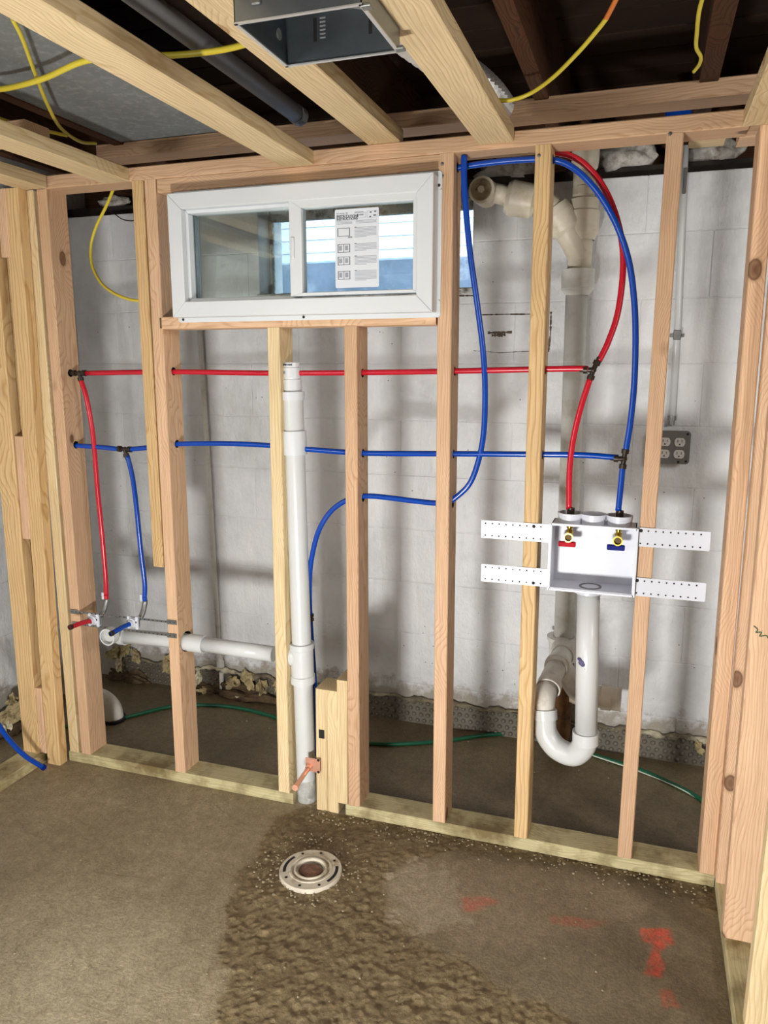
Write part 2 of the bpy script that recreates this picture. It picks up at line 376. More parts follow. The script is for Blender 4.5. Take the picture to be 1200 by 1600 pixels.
col = smooth_c*(1-e(rm))+rough_c*e(rm)
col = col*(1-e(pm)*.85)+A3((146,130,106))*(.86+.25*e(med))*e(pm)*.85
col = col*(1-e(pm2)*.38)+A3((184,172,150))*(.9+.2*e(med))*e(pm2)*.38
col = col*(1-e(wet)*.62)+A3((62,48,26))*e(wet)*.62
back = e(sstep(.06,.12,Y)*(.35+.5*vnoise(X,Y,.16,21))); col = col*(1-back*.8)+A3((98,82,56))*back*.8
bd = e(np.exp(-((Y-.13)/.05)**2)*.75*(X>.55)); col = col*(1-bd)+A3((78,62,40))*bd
# red marking paint, worn
for o_, st in (([(722,1403),(745,1400),(778,1404),(782,1414),(750,1418),(724,1424)],.40),([(860,1428),(915,1436),(950,1436),(948,1448),(905,1450),(862,1440)],.32),
               ([(1004,1452),(1046,1450),(1053,1474),(1036,1488),(1036,1512),(1030,1524),(1008,1520),(1012,1492),(1018,1478),(1006,1470)],.8),([(1035,1548),(1052,1550),(1060,1572),(1040,1570)],.4)):
    k = e((1-sstep(-.008,.008,poly_sd(X,Y,fp(o_))+wob*.35))*st*(.45+.8*vnoise(X,Y,.012,33)))
    k = np.clip(k,0,1); col = col*(1-k)+A3((214,84,62))*k
# scratches and pale streaks in the old slab
for _ in range(26):
    sx, sy = rng.uniform(-.6,.5), rng.uniform(-.9,-.05); an = rng.uniform(-.5,.3); ln = rng.uniform(.05,.3)
    u = (X-sx)*math.cos(an)+(Y-sy)*math.sin(an); w_ = -(X-sx)*math.sin(an)+(Y-sy)*math.cos(an)+(vnoise(X,Y,.05,50)-.5)*.02
    k = e(np.exp(-(w_/.003)**2)*(np.abs(u)<ln/2)*(1-rm)*.35); col = col*(1-k)+A3((176,160,130) if _%2 else (78,66,46))*k
Zf = (big-.5)*.003 + rm*((med2-.5)*.006+(fine-.5)*.0048+lump*.0022-.001) + (1-rm)*(med-.5)*.0008
Zf = np.where((X<XL)|(X>1.79)|(Y<-1.0)|(Y>.69), 0, Zf)
nx, ny = X.shape; vs = np.stack([X,Y,Zf],-1).reshape(-1,3)
ii, jj = np.meshgrid(np.arange(nx-1), np.arange(ny-1), indexing='ij'); a_ = (ii*ny+jj).ravel()
fc = np.stack([a_, a_+ny, a_+ny+1, a_+1],-1)
me = bpy.data.meshes.new('floor'); me.vertices.add(len(vs)); me.vertices.foreach_set('co', vs.ravel().astype(np.float32))
me.loops.add(fc.size); me.loops.foreach_set('vertex_index', fc.ravel().astype(np.int32)); me.polygons.add(len(fc))
me.polygons.foreach_set('loop_start', np.arange(0,fc.size,4,dtype=np.int32)); me.update(); me.validate()
me.polygons.foreach_set('use_smooth', np.ones(len(fc), bool))
at_ = me.color_attributes.new('Col','FLOAT_COLOR','POINT')
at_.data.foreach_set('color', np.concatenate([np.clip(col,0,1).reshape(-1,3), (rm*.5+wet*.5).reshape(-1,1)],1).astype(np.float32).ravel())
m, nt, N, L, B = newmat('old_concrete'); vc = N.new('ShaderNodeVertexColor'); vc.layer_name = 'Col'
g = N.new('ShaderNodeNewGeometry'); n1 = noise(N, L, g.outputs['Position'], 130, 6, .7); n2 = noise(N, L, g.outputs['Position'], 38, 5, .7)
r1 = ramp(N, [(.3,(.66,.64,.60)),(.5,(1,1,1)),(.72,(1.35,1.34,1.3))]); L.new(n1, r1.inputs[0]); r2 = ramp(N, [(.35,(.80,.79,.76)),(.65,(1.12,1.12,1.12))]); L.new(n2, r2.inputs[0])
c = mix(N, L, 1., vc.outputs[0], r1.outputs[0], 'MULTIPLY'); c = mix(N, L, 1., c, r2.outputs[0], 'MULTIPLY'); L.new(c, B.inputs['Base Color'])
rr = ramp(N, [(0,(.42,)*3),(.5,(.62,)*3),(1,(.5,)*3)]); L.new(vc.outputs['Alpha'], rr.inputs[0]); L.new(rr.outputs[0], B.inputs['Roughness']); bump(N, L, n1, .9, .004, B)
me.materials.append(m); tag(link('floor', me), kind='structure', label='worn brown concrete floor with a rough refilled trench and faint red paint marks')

# --- block walls: backing, each block its own piece, painted over
ox0, ox1 = aty(404,400,W).x, aty(738,400,W).x; oz0 = aty(560,455,W).z; oz1 = WT
wb = MB(); d = .0022
wb.box((XL-.2,W+d,-.02),(ox0,W+.2,WT-.004)).box((ox1,W+d,-.02),(3.3,W+.2,WT-.004)).box((ox0,W+d,-.02),(ox1,W+.2,oz0))
wall_back = tag(wb.build('wall_back', MORTAR), kind='structure', label='white painted concrete block wall behind the stud framing')
def blocks(parent, span, place, holes=(), seed=3):
    rnd = random.Random(seed); cache = {}
    z0 = -.045
    for k in range(11):
        za, zb = max(z0+k*.204,.0)+.0012, min(z0+(k+1)*.204,WT)-.0012
        if zb-za < .02: continue
        x = span[0]-(.203 if k%2 else 0)
        while x < span[1]:
            a, b = max(x,span[0])+.0006, min(x+.406,span[1])-.0006; x += .406
            parts = [(a,b,za,zb)]
            for (ha,hb,hz) in holes:
                q = []
                for (a1,b1,c1,d1) in parts:
                    if b1 <= ha or a1 >= hb or d1 <= hz: q.append((a1,b1,c1,d1)); continue
                    if a1 < ha-.02: q.append((a1,ha,c1,d1))
                    if b1 > hb+.02: q.append((hb,b1,c1,d1))
                    if c1 < hz-.02: q.append((max(a1,ha),min(b1,hb),c1,hz))
                parts = q
            for (a1,b1,c1,d1) in parts:
                if b1-a1 < .02: continue
                key = (round(b1-a1,3), round(d1-c1,3))
                if key not in cache:
                    mb = MB(); mb.box((-key[0]/2,-.007,-key[1]/2),(key[0]/2,.007,key[1]/2), .0026, seg=2); cache[key] = mb.mesh('block', BLOCK)
                    for p in cache[key].polygons: p.use_smooth = False
                o = link('block', cache[key], parent); place(o, (a1+b1)/2, (c1+d1)/2, rnd.uniform(-.0007,.0007))
def pb(o, u, z, j): o.location = (u, W+.007+j, z)
blocks(wall_back, (XL,3.2), pb, holes=[(ox0,ox1,oz0)])
wall_left = tag(MB().box((XL-.2,-4.3,-.02),(XL-.0022,W+.2,WT)).box((XL-.2,-4.3,WT-.01),(XL-.06,W+.3,2.32)).build('wall_left', MORTAR), kind='structure', label='white painted block wall on the left behind the corner studs')
def pl(o, u, z, j): o.rotation_euler = (0,0,-PI/2); o.location = (XL-.007+j, u, z)
blocks(wall_left, (-1.0,W), pl, seed=5)
WALLP = plain('bare_room_wall', (176,172,160), .8, namp=.08)
tag(MB().box((XL-.2,-4.4,0),(3.4,-4.3,2.32)).build('wall_front', WALLP), kind='structure', label='plain wall of the room behind the camera')
tag(MB().box((3.3,-4.4,0),(3.4,.95,2.32)).build('wall_right', WALLP), kind='structure', label='plain wall far to the right')

# --- ceiling: old subfloor planks over dark joists
ceil = tag(MB().box((XL-.2,-4.4,2.292),(3.4,.9,2.32)).build('ceiling', DARKDIRT), kind='structure', label='old dark board subfloor overhead')
y = -1.9; k = 0
while y < .85:
    board('plank', (XL-.1,y+.07,2.279), (3.2,y+.07,2.279), .136, .022, PLANKW, xdir=(0,1,0), parent=ceil); y += .142
K = [(-.62,'old dark floor joist above the left block wall'),(-.185,'old dark joist along the left edge of the grey ceiling panel'),(.62,'old dark joist hidden beside the grey pipe overhead'),
     (1.115,'old brown joist between the flexible duct and the orange-tipped cable'),(1.515,'old brown joist with a yellow cable on its left side, near the right corner'),(1.95,'old dark joist above the right stud wall')]
for x, lb in K:
    wj = .038 if x != 1.515 else .044
    tag(board('floor_joist', (x,-3.9,2.158), (x,.80,2.158), wj, .218, DARKW), lb, 'joist', 'old floor joists')
tag(board('sill_plate', (XL-.1,.80,WT+.02), (3.2,.80,WT+.02), .14, .04, DARKDIRT, xdir=(0,1,0)), 'dark dirty sill plate lying on top of the block wall', 'beam')
tag(board('rim_joist', (XL-.1,.89,2.14), (3.2,.89,2.14), .04, .30, DARKW, xdir=(0,1,0)), 'dark rim board closing the floor above the block wall', 'beam')
# lumps of dusty stuff on top of the wall
rub = [(.985,2.0,(880,0)),]
for k, (px, py, r, sq, lb) in enumerate([(975,240,.062,(1.6,.7,.8),'grey lump of dusty insulation above the wall right of the cast iron stack'),(1118,232,.05,(1.5,.7,.8),'pale lump of insulation above the wall by the rightmost stud'),
        (178,308,.042,(1.6,.7,.6),'grey dusty lump above the wall behind the looped yellow cable'),(800,262,.06,(2.0,.7,.7),'pale mortar lump above the wall behind the drum trap arm'),(640,222,.03,(2.4,.7,.5),'white chip of mortar seen over the top plate, centre'),(240,243,.022,(2.4,.7,.5),'white chip of mortar seen over the top plate, left')]):
    p = aty(px,py,.76 if k<4 else .5)
    if k >= 4: p = aty(px,py,.70)
    mb = MB(); mb.b.free(); mb.b = rock(k+1, r, sq, 3, .5)
    for f in mb.b.faces: f.smooth = True
    o = mb.build('insulation_lump', WOOL); o.location = (p.x, max(p.y,.76), WT+.04+r*sq[2]*.62); tag(o, lb, 'debris', 'lumps on top of the block wall')
p = aty(1065,172,.60); 
tag(MB().box((p.x-.045,p.y-.01,p.z-.03),(p.x+.045,p.y+.01,p.z+.045),.003).build('blue_board', BLUEP), 'small blue board end showing between the two top members at right', 'board')

# ------------------------------------------------------------------ old window in the block wall, and outdoors
win1 = MB(); fw = .010
xa, xb, za, zb = ox0, ox1, oz0, WT-.01
OLDF = plain('old_painted_frame', (188,190,186), .6, nscale=30, namp=.25, dirt=(70,60,50), dscale=22)
win1.box((xa,W+.09,za),(xa+fw,W+.12,zb),.003).box((xb-fw,W+.09,za),(xb,W+.12,zb),.003).box((xa+fw,W+.09,za),(xb-fw,W+.12,za+fw),.003).box((xa+fw,W+.09,zb-.04),(xb-fw,W+.12,zb),.003)
w1 = tag(win1.build('window_2', OLDF), kind='structure', label='old painted window frame set in the block wall')
MB().box((xa+fw,W+.104,za+fw),(xb-fw,W+.107,zb-.04)).build('pane', OLDGLASS, w1)
MB().box((xa-.012,W-.004,za-.02),(xb+.012,W+.09,za+.001),.004).build('sill', OLDF, w1)
out = tag(MB().box((-1.2,1.62,.9),(2.4,1.7,3.2)).build('trim_1', SIDING), kind='structure', label='white sided wall outside, across the window well')
z = 1.2
while z < 2.6:
    mb = MB(); mb.prism([(1.612,z),(1.62,z),(1.62,z+.0595),(1.6145,z+.0595)], -1.2, 2.4, 0); mb.build('siding_board', SIDING, out); z += .06
tag(MB().box((-1.2,W+.2,.9),(2.4,1.62,1.50)).build('trim_2', BLUELEDGE), kind='structure', label='ground of the window well outside')
zl = aty(560,404,1.30).z; tag(MB().box((-.9,1.30,1.48),(2.2,1.58,zl),.012,seg=2).build('ledge', BLUELEDGE), 'blue grey concrete ledge outside below the white siding', 'ledge')
lf = MB()
for k in range(420):
    x, y_ = rng.uniform(ox0-.1,ox1+.15), rng.uniform(W+.24,1.30); zz = 1.505+max(0,rng.normal(.03,.03)); s = rng.uniform(.012,.03)
    M = Matrix.Translation((x,y_,zz)) @ Quaternion(rng.normal(size=4)).normalized().to_matrix().to_4x4()
    q = [lf.b.verts.new(M @ V(c)) for c in ((-s,0,0),(-.2*s,-.5*s,.1*s),(s,0,0),(-.2*s,.5*s,.15*s))]; lf.b.faces.new(q)
tag(lf.build('leaf_litter', LEAF, normals=False), 'brown dead leaves lying in the window well outside', 'leaves', kind='stuff')

# ------------------------------------------------------------------ dimpled membrane, grout and rubble at the wall foot
mx0, mx1 = -.74, 1.80; mb = MB()
mb.box((mx0,W-.012,-.004),(mx1,W-.006,.098))
for r_ in range(4):
    x = mx0+.015+(.014 if r_%2 else 0)
    while x < mx1-.01:
        mb.lathe((x,W-.012,.014+r_*.024),(0,-1,0),[(0,.009),(.005,.0075),(.008,.004),(.0088,0)],8); x += .028
tag(mb.build('dimpled_membrane', MEMB), 'grey dimpled drainage membrane strip along the foot of the block wall', 'membrane', kind='stuff')
pts = spline([(x, W-.012+rng.normal()*.003, .098+rng.normal()*.006) for x in np.linspace(mx0+.02,mx1,60)],3)
mb = MB(); mb.tube(pts, [max(.003,.0075+rng.normal()*.0035+(.004 if p.x>1.48 else 0)) for p in pts], 7)
tag(mb.build('foam_bead', [plain('dirty_crack', (120,110,90),.9,nscale=20,namp=.6,bmp=.6,dirt=(214,206,180),dscale=4)]), 'lumpy foam and grout bead along the top edge of the dimpled membrane', 'sealant')
cr = [(306,1062,.034),(322,1084,.024),(364,1068,.04),(388,1062,.034),(376,1090,.024),(410,1076,.036),(436,1066,.03),(262,1040,.034),(352,1098,.02),
      (178,1020,.04),(196,1014,.03),(212,1026,.026),(186,1038,.03),(1092,1168,.02),(14,1118,.045),(34,1108,.038),(8,1140,.035),(30,1135,.03),(20,1096,.03)]
for k,(px,py,r) in enumerate(cr):
    p = aty(px,py,W-.03) if px > 40 else atx(px,py,XL+.05)
    mb = MB(); mb.b.free(); mb.b = rock(k+30, r*.85, (1.25,.6,.75), 3, .95); o = mb.build('rubble_chunk', RUBBLE if k%4 else FOAM)
    o.location = (p.x,p.y,max(p.z,r*.4)); o.rotation_euler = rng.uniform(0,3,3)
    side = 'left wall' if px <= 40 else ('back wall behind the drain elbow' if px < 230 else ('back wall by the right corner' if px > 1000 else 'back wall near the old thin pipe'))
    same = sorted([c_ for c_ in cr if (c_[0]<=40)==(px<=40) and (c_[0]<230)==(px<230) and (c_[0]>1000)==(px>1000)]); nth = ['leftmost','second','third','fourth','fifth','sixth','seventh','eighth','ninth'][same.index((px,py,r))]
    tag(o, (nth+' mortar chunk' if nth == 'leftmost' else nth+' mortar chunk from the left,')+' at the '+side, 'rubble', 'rubble at the '+side)
for k,(px,py,r,lb) in enumerate([(200,1030,.07,'dark soil heap in the left back corner behind the drain elbow'),(378,1082,.085,'brown soil heap under the mortar chunks near the old thin pipe'),(315,1092,.05,'small brown soil heap left of the old thin pipe foot'),(20,1130,.07,'brown soil heap at the left wall behind the blue tube end')]):
    p = aty(px,py,W-.02) if px > 40 else atx(px,py,XL+.04)
    mb = MB(); mb.b.free(); mb.b = rock(k+70, r, (1.7,.45,.45), 3, .9)
    o = mb.build('soil_heap', SOIL); o.location = (p.x,p.y,.012); tag(o, lb, 'soil')
    if px <= 40: o.rotation_euler = (0,0,PI/2)
db = MB()
for k in range(620):
    t = k%3
    if t == 0: a = rng.uniform(0,2*PI); q = atz(486,1357,0); r0 = rng.uniform(.085,.16); x,y_ = q.x+r0*math.cos(a), q.y+r0*math.sin(a)
    elif t == 1: x, y_ = rng.uniform(.5,1.65), -abs(rng.normal(0,.035))-.004
    else: x, y_ = rng.uniform(-.1,1.6), rng.uniform(-.9,.6)
    s = rng.uniform(.0015,.0042)*(1 if t != 2 else .8); b2 = bmesh.ops.create_icosphere(db.b, subdivisions=1, radius=s)['verts']
    zz = ZP+.001 if 0<y_<.089 else .003
    for v in b2: v.co = V((v.co.x*rng.uniform(.7,1.4)+x, v.co.y+y_, v.co.z*.7+zz))
tag(db.build('floor_grit', GRAVEL), 'pale grit and concrete crumbs scattered on the floor and plates', 'grit', kind='stuff')

# ------------------------------------------------------------------ STUD WALL
def px_stud(bot, top, mat, label, z0=None, z1=None, w=.038, y0=0, d=.089, holes=(), name='stud', group='studs of the back wall', cat='stud'):
    b = aty(*bot, y0); t = aty(*top, y0); z0 = ZP if z0 is None else z0; z1 = H if z1 is None else z1
    sl = (t.x-b.x)/(t.z-b.z); xa_ = b.x+sl*(z0-b.z)+w/2; xb_ = b.x+sl*(z1-b.z)+w/2
    hs = [((xa_+(xb_-xa_)*(c[2]-z0)/(z1-z0), c[1], c[2]), (1,0,0), c[0]) for c in holes]
    o = board(name, (xa_,y0+d/2,z0), (xb_,y0+d/2,z1), w, d, mat, holes=hs); tag(o, label, cat, group); return o
YP = .046
zr, zb_ = aty(500,580,YP).z, aty(420,697,YP).z
def zat(px,py,y=YP): return aty(px,py,y).z
HR = lambda px,py,r=.0125,y=YP: (r, y, zat(px,py,y))
stud_a1b = aty(239,885,0).z
px_stud((109,1174),(35,295), SPRUCE, 'pale yellow outer stud of the doubled left corner pair, touching the corner post')
px_stud((127,1175),(56,295), FIR, 'pinkish stud of the doubled left corner pair, facing the drain elbow', holes=[HR(122,583),HR(120,695)])
px_stud((239,885),(205,283), PINE, 'short hanging stud left of the window, its cut end stopping above the drain', z0=stud_a1b)
px_stud((273.5,1205),(225,282), FIR, 'full height stud left of the window, with the white drain passing through it', holes=[HR(262,580),HR(262,693),(.034,YP,zat(285,1001))])
sill_z1 = aty(250,495,0).z; sill_z0 = sill_z1-.036
px_stud((435,1237),(417,512), SPRUCE, 'pale cripple stud under the window sill, just left of the white vent pipe', z1=sill_z0, holes=[HR(440,583),HR(440,697),(.034,YP,zat(447,1023))])
px_stud((544,1256),(537,512), FIR, 'cripple stud under the window sill, right of the white vent pipe', z1=sill_z0, holes=[HR(560,583),HR(560,708),HR(560,777)])
px_stud((675.7,1281.7),(686,243), FIR, 'full height stud at the right side of the new window', holes=[HR(700,580),HR(700,709),HR(692,786),HR(705,263)])
px_stud((803,1306),(836.5,228), PINE, 'yellowish stud just left of the washer outlet box', holes=[HR(840,578),HR(835,710),HR(850,250)])
px_stud((964.5,1337),(1042,204), FIR, 'leaning stud just right of the washer outlet box')
px_stud((1093,1360),(1188,202), FIR, 'last stud of the back wall in the right corner')
# plates
xl0 = -.51; xA = aty(458,1240,0).x; xB = aty(540,1256,0).x; xR = 1.668
tag(board('bottom_plate', (-.44,.0445,ZP/2), (xA,.0445,ZP/2), .089, ZP, TREATED, xdir=(0,1,0)), 'greenish treated bottom plate of the back wall, left of the vent pipe', 'plate')
tag(board('bottom_plate', (xB,.0445,ZP/2), (xR,.0445,ZP/2), .089, ZP, TREATED, xdir=(0,1,0)), 'greenish treated bottom plate of the back wall, from the vent pipe to the right corner', 'plate')
xt0 = atz(200,290,H).x
tag(board('top_plate', (-.36,.0445,H+.019), (1.60,.0445,H+.019), .089, .038, FIR, xdir=(0,1,0)), 'pinkish top plate running over all the back wall studs', 'plate')
tag(board('top_plate', (-.27,.19,2.036), (1.66,.19,2.036), .089, .042, FIR, xdir=(0,1,0)), 'higher pinkish plate behind the wall top, just under the old joists', 'plate')
# window framing
tag(board('header', (aty(246,300,0).x,.0445,H-.019), (aty(688,300,0).x,.0445,H-.019), .089, .038, FIR, xdir=(0,1,0)), 'header board lying over the new window, tight below the top plate', 'header')
tag(board('rough_sill', (aty(249.5,505,0).x,.0445,(sill_z0+sill_z1)/2), (aty(681,505,0).x,.0445,(sill_z0+sill_z1)/2), .089, sill_z1-sill_z0, FIR, xdir=(0,1,0)), 'rough sill board under the new window', 'sill')
# sister blocks beside the vent pipe
zt = aty(508,1078,0).z
px_stud((494.5,1265),(492.5,1075), SPRUCE, 'short pale block right beside the vent pipe, standing on the floor with a small notch', z0=.001, z1=zt, w=.037, group='short blocks by the vent pipe', cat='block', name='wood_block')
px_stud((512,1268),(510,1078), SPRUCE, 'middle short pale block of the three beside the vent pipe', z0=.001, z1=zt, w=.036, group='short blocks by the vent pipe', cat='block', name='wood_block')
px_stud((527,1252),(525.5,1063), SPRUCE, 'tallest short pale block, against the stud right of the vent pipe', z0=ZP, z1=aty(532,1063,0).z, w=.034, group='short blocks by the vent pipe', cat='block', name='wood_block')

# ------------------------------------------------------------------ corner post and left wall
lx = -.505
def front_board(name, bl, br, tl, tr, y0, dpt, mat, label, cat, z0=None, z1=None, group=None):
    """upright board given by its front face corners in the photo at depth y0"""
    a, b_, c_, d_ = aty(*bl,y0), aty(*br,y0), aty(*tl,y0), aty(*tr,y0)
    z0 = (a.z+b_.z)/2 if z0 is None else z0; z1 = (c_.z+d_.z)/2 if z1 is None else z1
    w = ((b_.x-a.x)+(d_.x-c_.x))/2
    def ix(p,q,z): return p.x+(q.x-p.x)*(z-p.z)/(q.z-p.z)
    xa_ = (ix(a,c_,z0)+ix(b_,d_,z0))/2; xb_ = (ix(a,c_,z1)+ix(b_,d_,z1))/2
    return tag(board(name, (xa_,y0+dpt/2,z0), (xb_,y0+dpt/2,z1), w, dpt, mat), label, cat, group)
front_board('corner_post', (72,1192),(96,1197),(6,293),(24,293), -.041,.039, PINE, 'front post of the left corner, standing on the floor before the bottom plate', 'stud', z0=.001, z1=H, group='studs of the left wall')
front_board('stud', (37,1172),(61,1176),(-44,293),(-14,293), -.05,.04, PINE, 'wide flat grained stud of the left wall beside the filler blocks', 'stud', z0=ZP, z1=H, group='studs of the left wall')
for (y1,y2,dy,lb) in ((1075,1176,-.045,'lowest'),(682,842,-.045,'middle'),(150,402,-.045,'uppermost')):
    t = lambda yy: (6+66*(yy-293)/899)
    front_board('filler_block', (t(y2)-11,y2),(t(y2)+.5,y2),(t(y1)-13 if y1>300 else t(y1)-16,y1),(t(y1)+.5,y1), dy, .032, FIR, lb+' filler block in the slot of the left corner post', 'block', group='filler blocks in the left corner', z1=None if y1>300 else H)
front_board('filler_block', (45,1176),(72,1179),(-30,293),(4,293), -.006, .04, PINE, 'set back board seen in the slots of the left corner post', 'stud', z0=ZP, z1=H, group='studs of the left wall')
tag(board('bottom_plate', (-.555,-.006,ZP/2), (-.555,-1.6,ZP/2), .089, ZP, TREATED), 'bottom plate of the left wall running toward the camera', 'plate')
tag(board('top_plate', (-.385,-.005,H+.019), (-.385,-1.6,H+.019), .089, .038, SPRUCE), 'top plate of the left wall running toward the camera', 'plate')
# right wall
tag(board('bottom_plate', (xR+.0445+.002,.0,ZP/2), (xR+.0445+.002,-1.7,ZP/2), .089, ZP, TREATED), 'bottom plate of the right wall running toward the camera', 'plate')
def side_stud(bot, top_px, y0, lb, mat=FIR, dx=.089, tilt=True):
    b = aty(*bot,y0); t = aty(*top_px,y0)
    sl = (t.x-b.x)/(t.z-b.z)
    o = board('stud', (b.x+sl*(ZP-b.z)+dx/2,y0+.019,ZP), (b.x+sl*(H-b.z)+dx/2,y0+.019,H), dx, .038, mat)
    return tag(o, lb, 'stud', 'studs of the right wall')
side_stud((1118,1380),(1166,850), -.030, 'first stud of the right wall, tight behind the corner')
side_stud((1129,1461),(1184,850), -.238, 'second stud of the right wall, with a dark knot and green pencil scribble')
side_stud((1164,1604),(1200,1296), -.505, 'nearest stud of the right wall, cut by the right edge of the photo', SPRUCE)
tag(board('top_plate', (1.735,.09,H+.019), (1.735,-1.7,H+.019), .089, .038, FIR), 'top plate of the right wall running toward the camera', 'plate')

# ------------------------------------------------------------------ ceiling 2x4s
def cj(end_l, end_r, z, y1, lb, mat=SPRUCE, x=None, wdt=.089):
    if x is None: a, b_ = atz(*end_l,z), atz(*end_r,z); x = (a.x+b_.x)/2
    o = board('ceiling_joist', (x,y1,z+.019), (x,-1.9,z+.019), wdt, .038, mat)
    return tag(o, lb, 'joist', 'new flat ceiling joists')
cj((160,284),(197,284),H,-.001,'leftmost pale flat ceiling joist, ending in the left corner')
cj((450,262),(490,262),H,-.001,'pale flat ceiling joist with a big knot, ending above the window')
cj(0,0,H+.038,.03,'pale flat ceiling joist carrying the metal fan housing on its right side', x=.733)
cj(0,0,H+.012,-.001,'pale flat ceiling joist between the fan housing and the dark duct gap', x=1.027)
cj(0,0,H,-.001,'pale flat ceiling joist at the right edge, over the right stud wall', x=1.63)
# cross piece at the left top
tag(board('blocking', (-.335,-.30,H+.06), (-.10,-.30,H+.06), .089, .038, FIR, xdir=(0,1,0)), 'short blocking board lying across at the upper left edge', 'blocking')

# ------------------------------------------------------------------ NEW WINDOW
wy = -.05
fx0, fx1 = aty(265,400,wy).x, aty(676,380,wy).x; fz0, fz1 = aty(480,490,wy).z-.002, 1.849
win = bpy.data.objects.new('window_1', None); COL.objects.link(win); win.location = ((fx0+fx1)/2,0,fz0); win.empty_display_size = .05
tag(win, kind='structure', label='new white vinyl slider window standing in the framed opening')
# nailing flange with rounded corners
def rrect(x0,x1,z0,z1,r,n=5):
    P_ = []
    for cx_,cz_,a0 in ((x1-r,z0+r,-90),(x1-r,z1-r,0),(x0+r,z1-r,90),(x0+r,z0+r,180)):
        for k in range(n+1): a = math.radians(a0+90*k/n); P_.append((cx_+r*math.cos(a), cz_+r*math.sin(a)))
    return P_
flx0, flx1 = .097,.892; flz0, flz1 = 1.500,1.862
mb = MB(); t_ = .045
mb.prism(rrect(flx0,flx1,flz0,flz0+t_,.008),-.003,0); mb.prism(rrect(flx0,flx1,flz1-t_,flz1,.008),-.003,0)
mb.box((flx0,-.003,flz0+t_),(flx0+t_,0,flz1-t_)).box((flx1-t_,-.003,flz0+t_),(flx1,0,flz1-t_))
fl = mb.build('nailing_flange', VINYL, win)
for (x,z) in ((flx0+.016,flz0+.008),(flx1-.008,flz1-.035),(.50,flz0+.008)): MB().lathe((x,-.0028,z),(0,-1,0),[(0,.0038),(.001,.0038),(.0016,0)],12).build('screw', BLACK, win)
def mitre_frame(x0,x1,z0,z1,w,ya,yb,name,parent, wl=None, wr=None):
    wl = wl or w; wr = wr or w; g_ = .0006
    for P_ in ([(x0,z1),(x1,z1),(x1-wr,z1-w),(x0+wl,z1-w)], [(x0,z0),(x1,z0),(x1-wr,z0+w),(x0+wl,z0+w)],
               [(x0,z0+g_),(x0,z1-g_),(x0+wl,z1-w-g_),(x0+wl,z0+w+g_)], [(x1,z0+g_),(x1,z1-g_),(x1-wr,z1-w-g_),(x1-wr,z0+w+g_)]):
        mb = MB(); mb.prism(P_, ya, yb); bmesh.ops.bevel(mb.b, geom=mb.b.edges[:], offset=.0016, segments=1, affect='EDGES'); mb.build(name, VINYL, parent)
mitre_frame(fx0,fx1,fz0,fz1,.043,wy,.045,'frame_rail',win)
# recessed inner step
ix0, ix1, iz0, iz1 = fx0+.043, fx1-.043, fz0+.043, fz1-.043
# fixed pane on the left
gx0, gx1 = aty(292,400,-.02).x, aty(452,400,-.02).x
mitre_frame(ix0,gx1+.02,iz0,iz1,.010,-.030,.02,'glazing_bead',win)
MB().box((ix0+.008,-.006,iz0+.008),(gx1+.012,-.002,iz1-.008)).build('pane', GLASS, win)
MB().box((ix0+.010,.012,iz0+.010),(gx1+.010,.016,iz1-.010)).build('pane', GLASS, win)
MB().box((ix0+.0095,-.002,iz0+.010),(ix0+.0135,.012,iz1-.010)).build('spacer', STEEL, win)
# sliding sash on the right
sx0, sx1 = aty(453,400,-.045).x, ix1+.006; sz0, sz1 = iz0+.006, iz1+.004
gz0, gz1 = aty(560,455,-.035).z, aty(560,320,-.035).z
sx0g, sx1g = aty(474,400,-.035).x, aty(647,400,-.035).x
for P_, nm in (([(sx0,sz0),(sx0,sz1),(sx0g,gz1),(sx0g,gz0)],1), ([(sx1,sz0),(sx1,sz1),(sx1g,gz1),(sx1g,gz0)],2), ([(sx0,sz0-.0),(sx1,sz0),(sx1g,gz0),(sx0g,gz0)],3), ([(sx0,sz1),(sx1,sz1),(sx1g,gz1),(sx0g,gz1)],4)):
    mb = MB(); mb.prism(P_, -.047,-.012); bmesh.ops.bevel(mb.b, geom=mb.b.edges[:], offset=.0014, segments=1, affect='EDGES'); mb.build('sash_rail', VINYL, win)
MB().box((sx0g-.004,-.034,gz0-.004),(sx1g+.004,-.031,gz1+.004)).build('pane', GLASS, win)
MB().box((sx0+.006,-.053,(sz0+sz1)/2-.028),(sx0+.016,-.046,(sz0+sz1)/2+.028),.003,seg=2).build('sash_latch', VINYL, win)
# printed installation sheet
pa, pb_ = aty(523,328,-.036), aty(592,448,-.036); wS, hS = pb_.x-pa.x, pa.z-pb_.z
sheet = MB(); sheet.prism(rrect(pa.x,pb_.x,pb_.z,pa.z,.004),-.0362,-.0352)
sh = tag(sheet.build('instruction_sheet', PAPER), 'white printed installation sheet stuck on the right pane of the new window', 'label')
def sp_(u,v): return (pa.x+u*wS, -.0364, pa.z-v*hS)
ink = MB(); pale = MB()
def bar(mb, u0,v0,u1,v1): a, b_ = sp_(u0,v0), sp_(u1,v1); mb.box((a[0],-.0366,b_[2]),(b_[0],-.0361,a[2]))
text('printed_title','INSTALLATION',.0085, sp_(.04,.105), INK, sh, bold=.00025); text('printed_title','INSTRUCTIONS',.0085, sp_(.04,.138), INK, sh, bold=.00025)
for u in (.04,.11,.17,.25): bar(pale,u,.045,u+.05,.058); bar(pale,u,.068,u+.055,.08)
bar(pale,.46,.04,.66,.05)
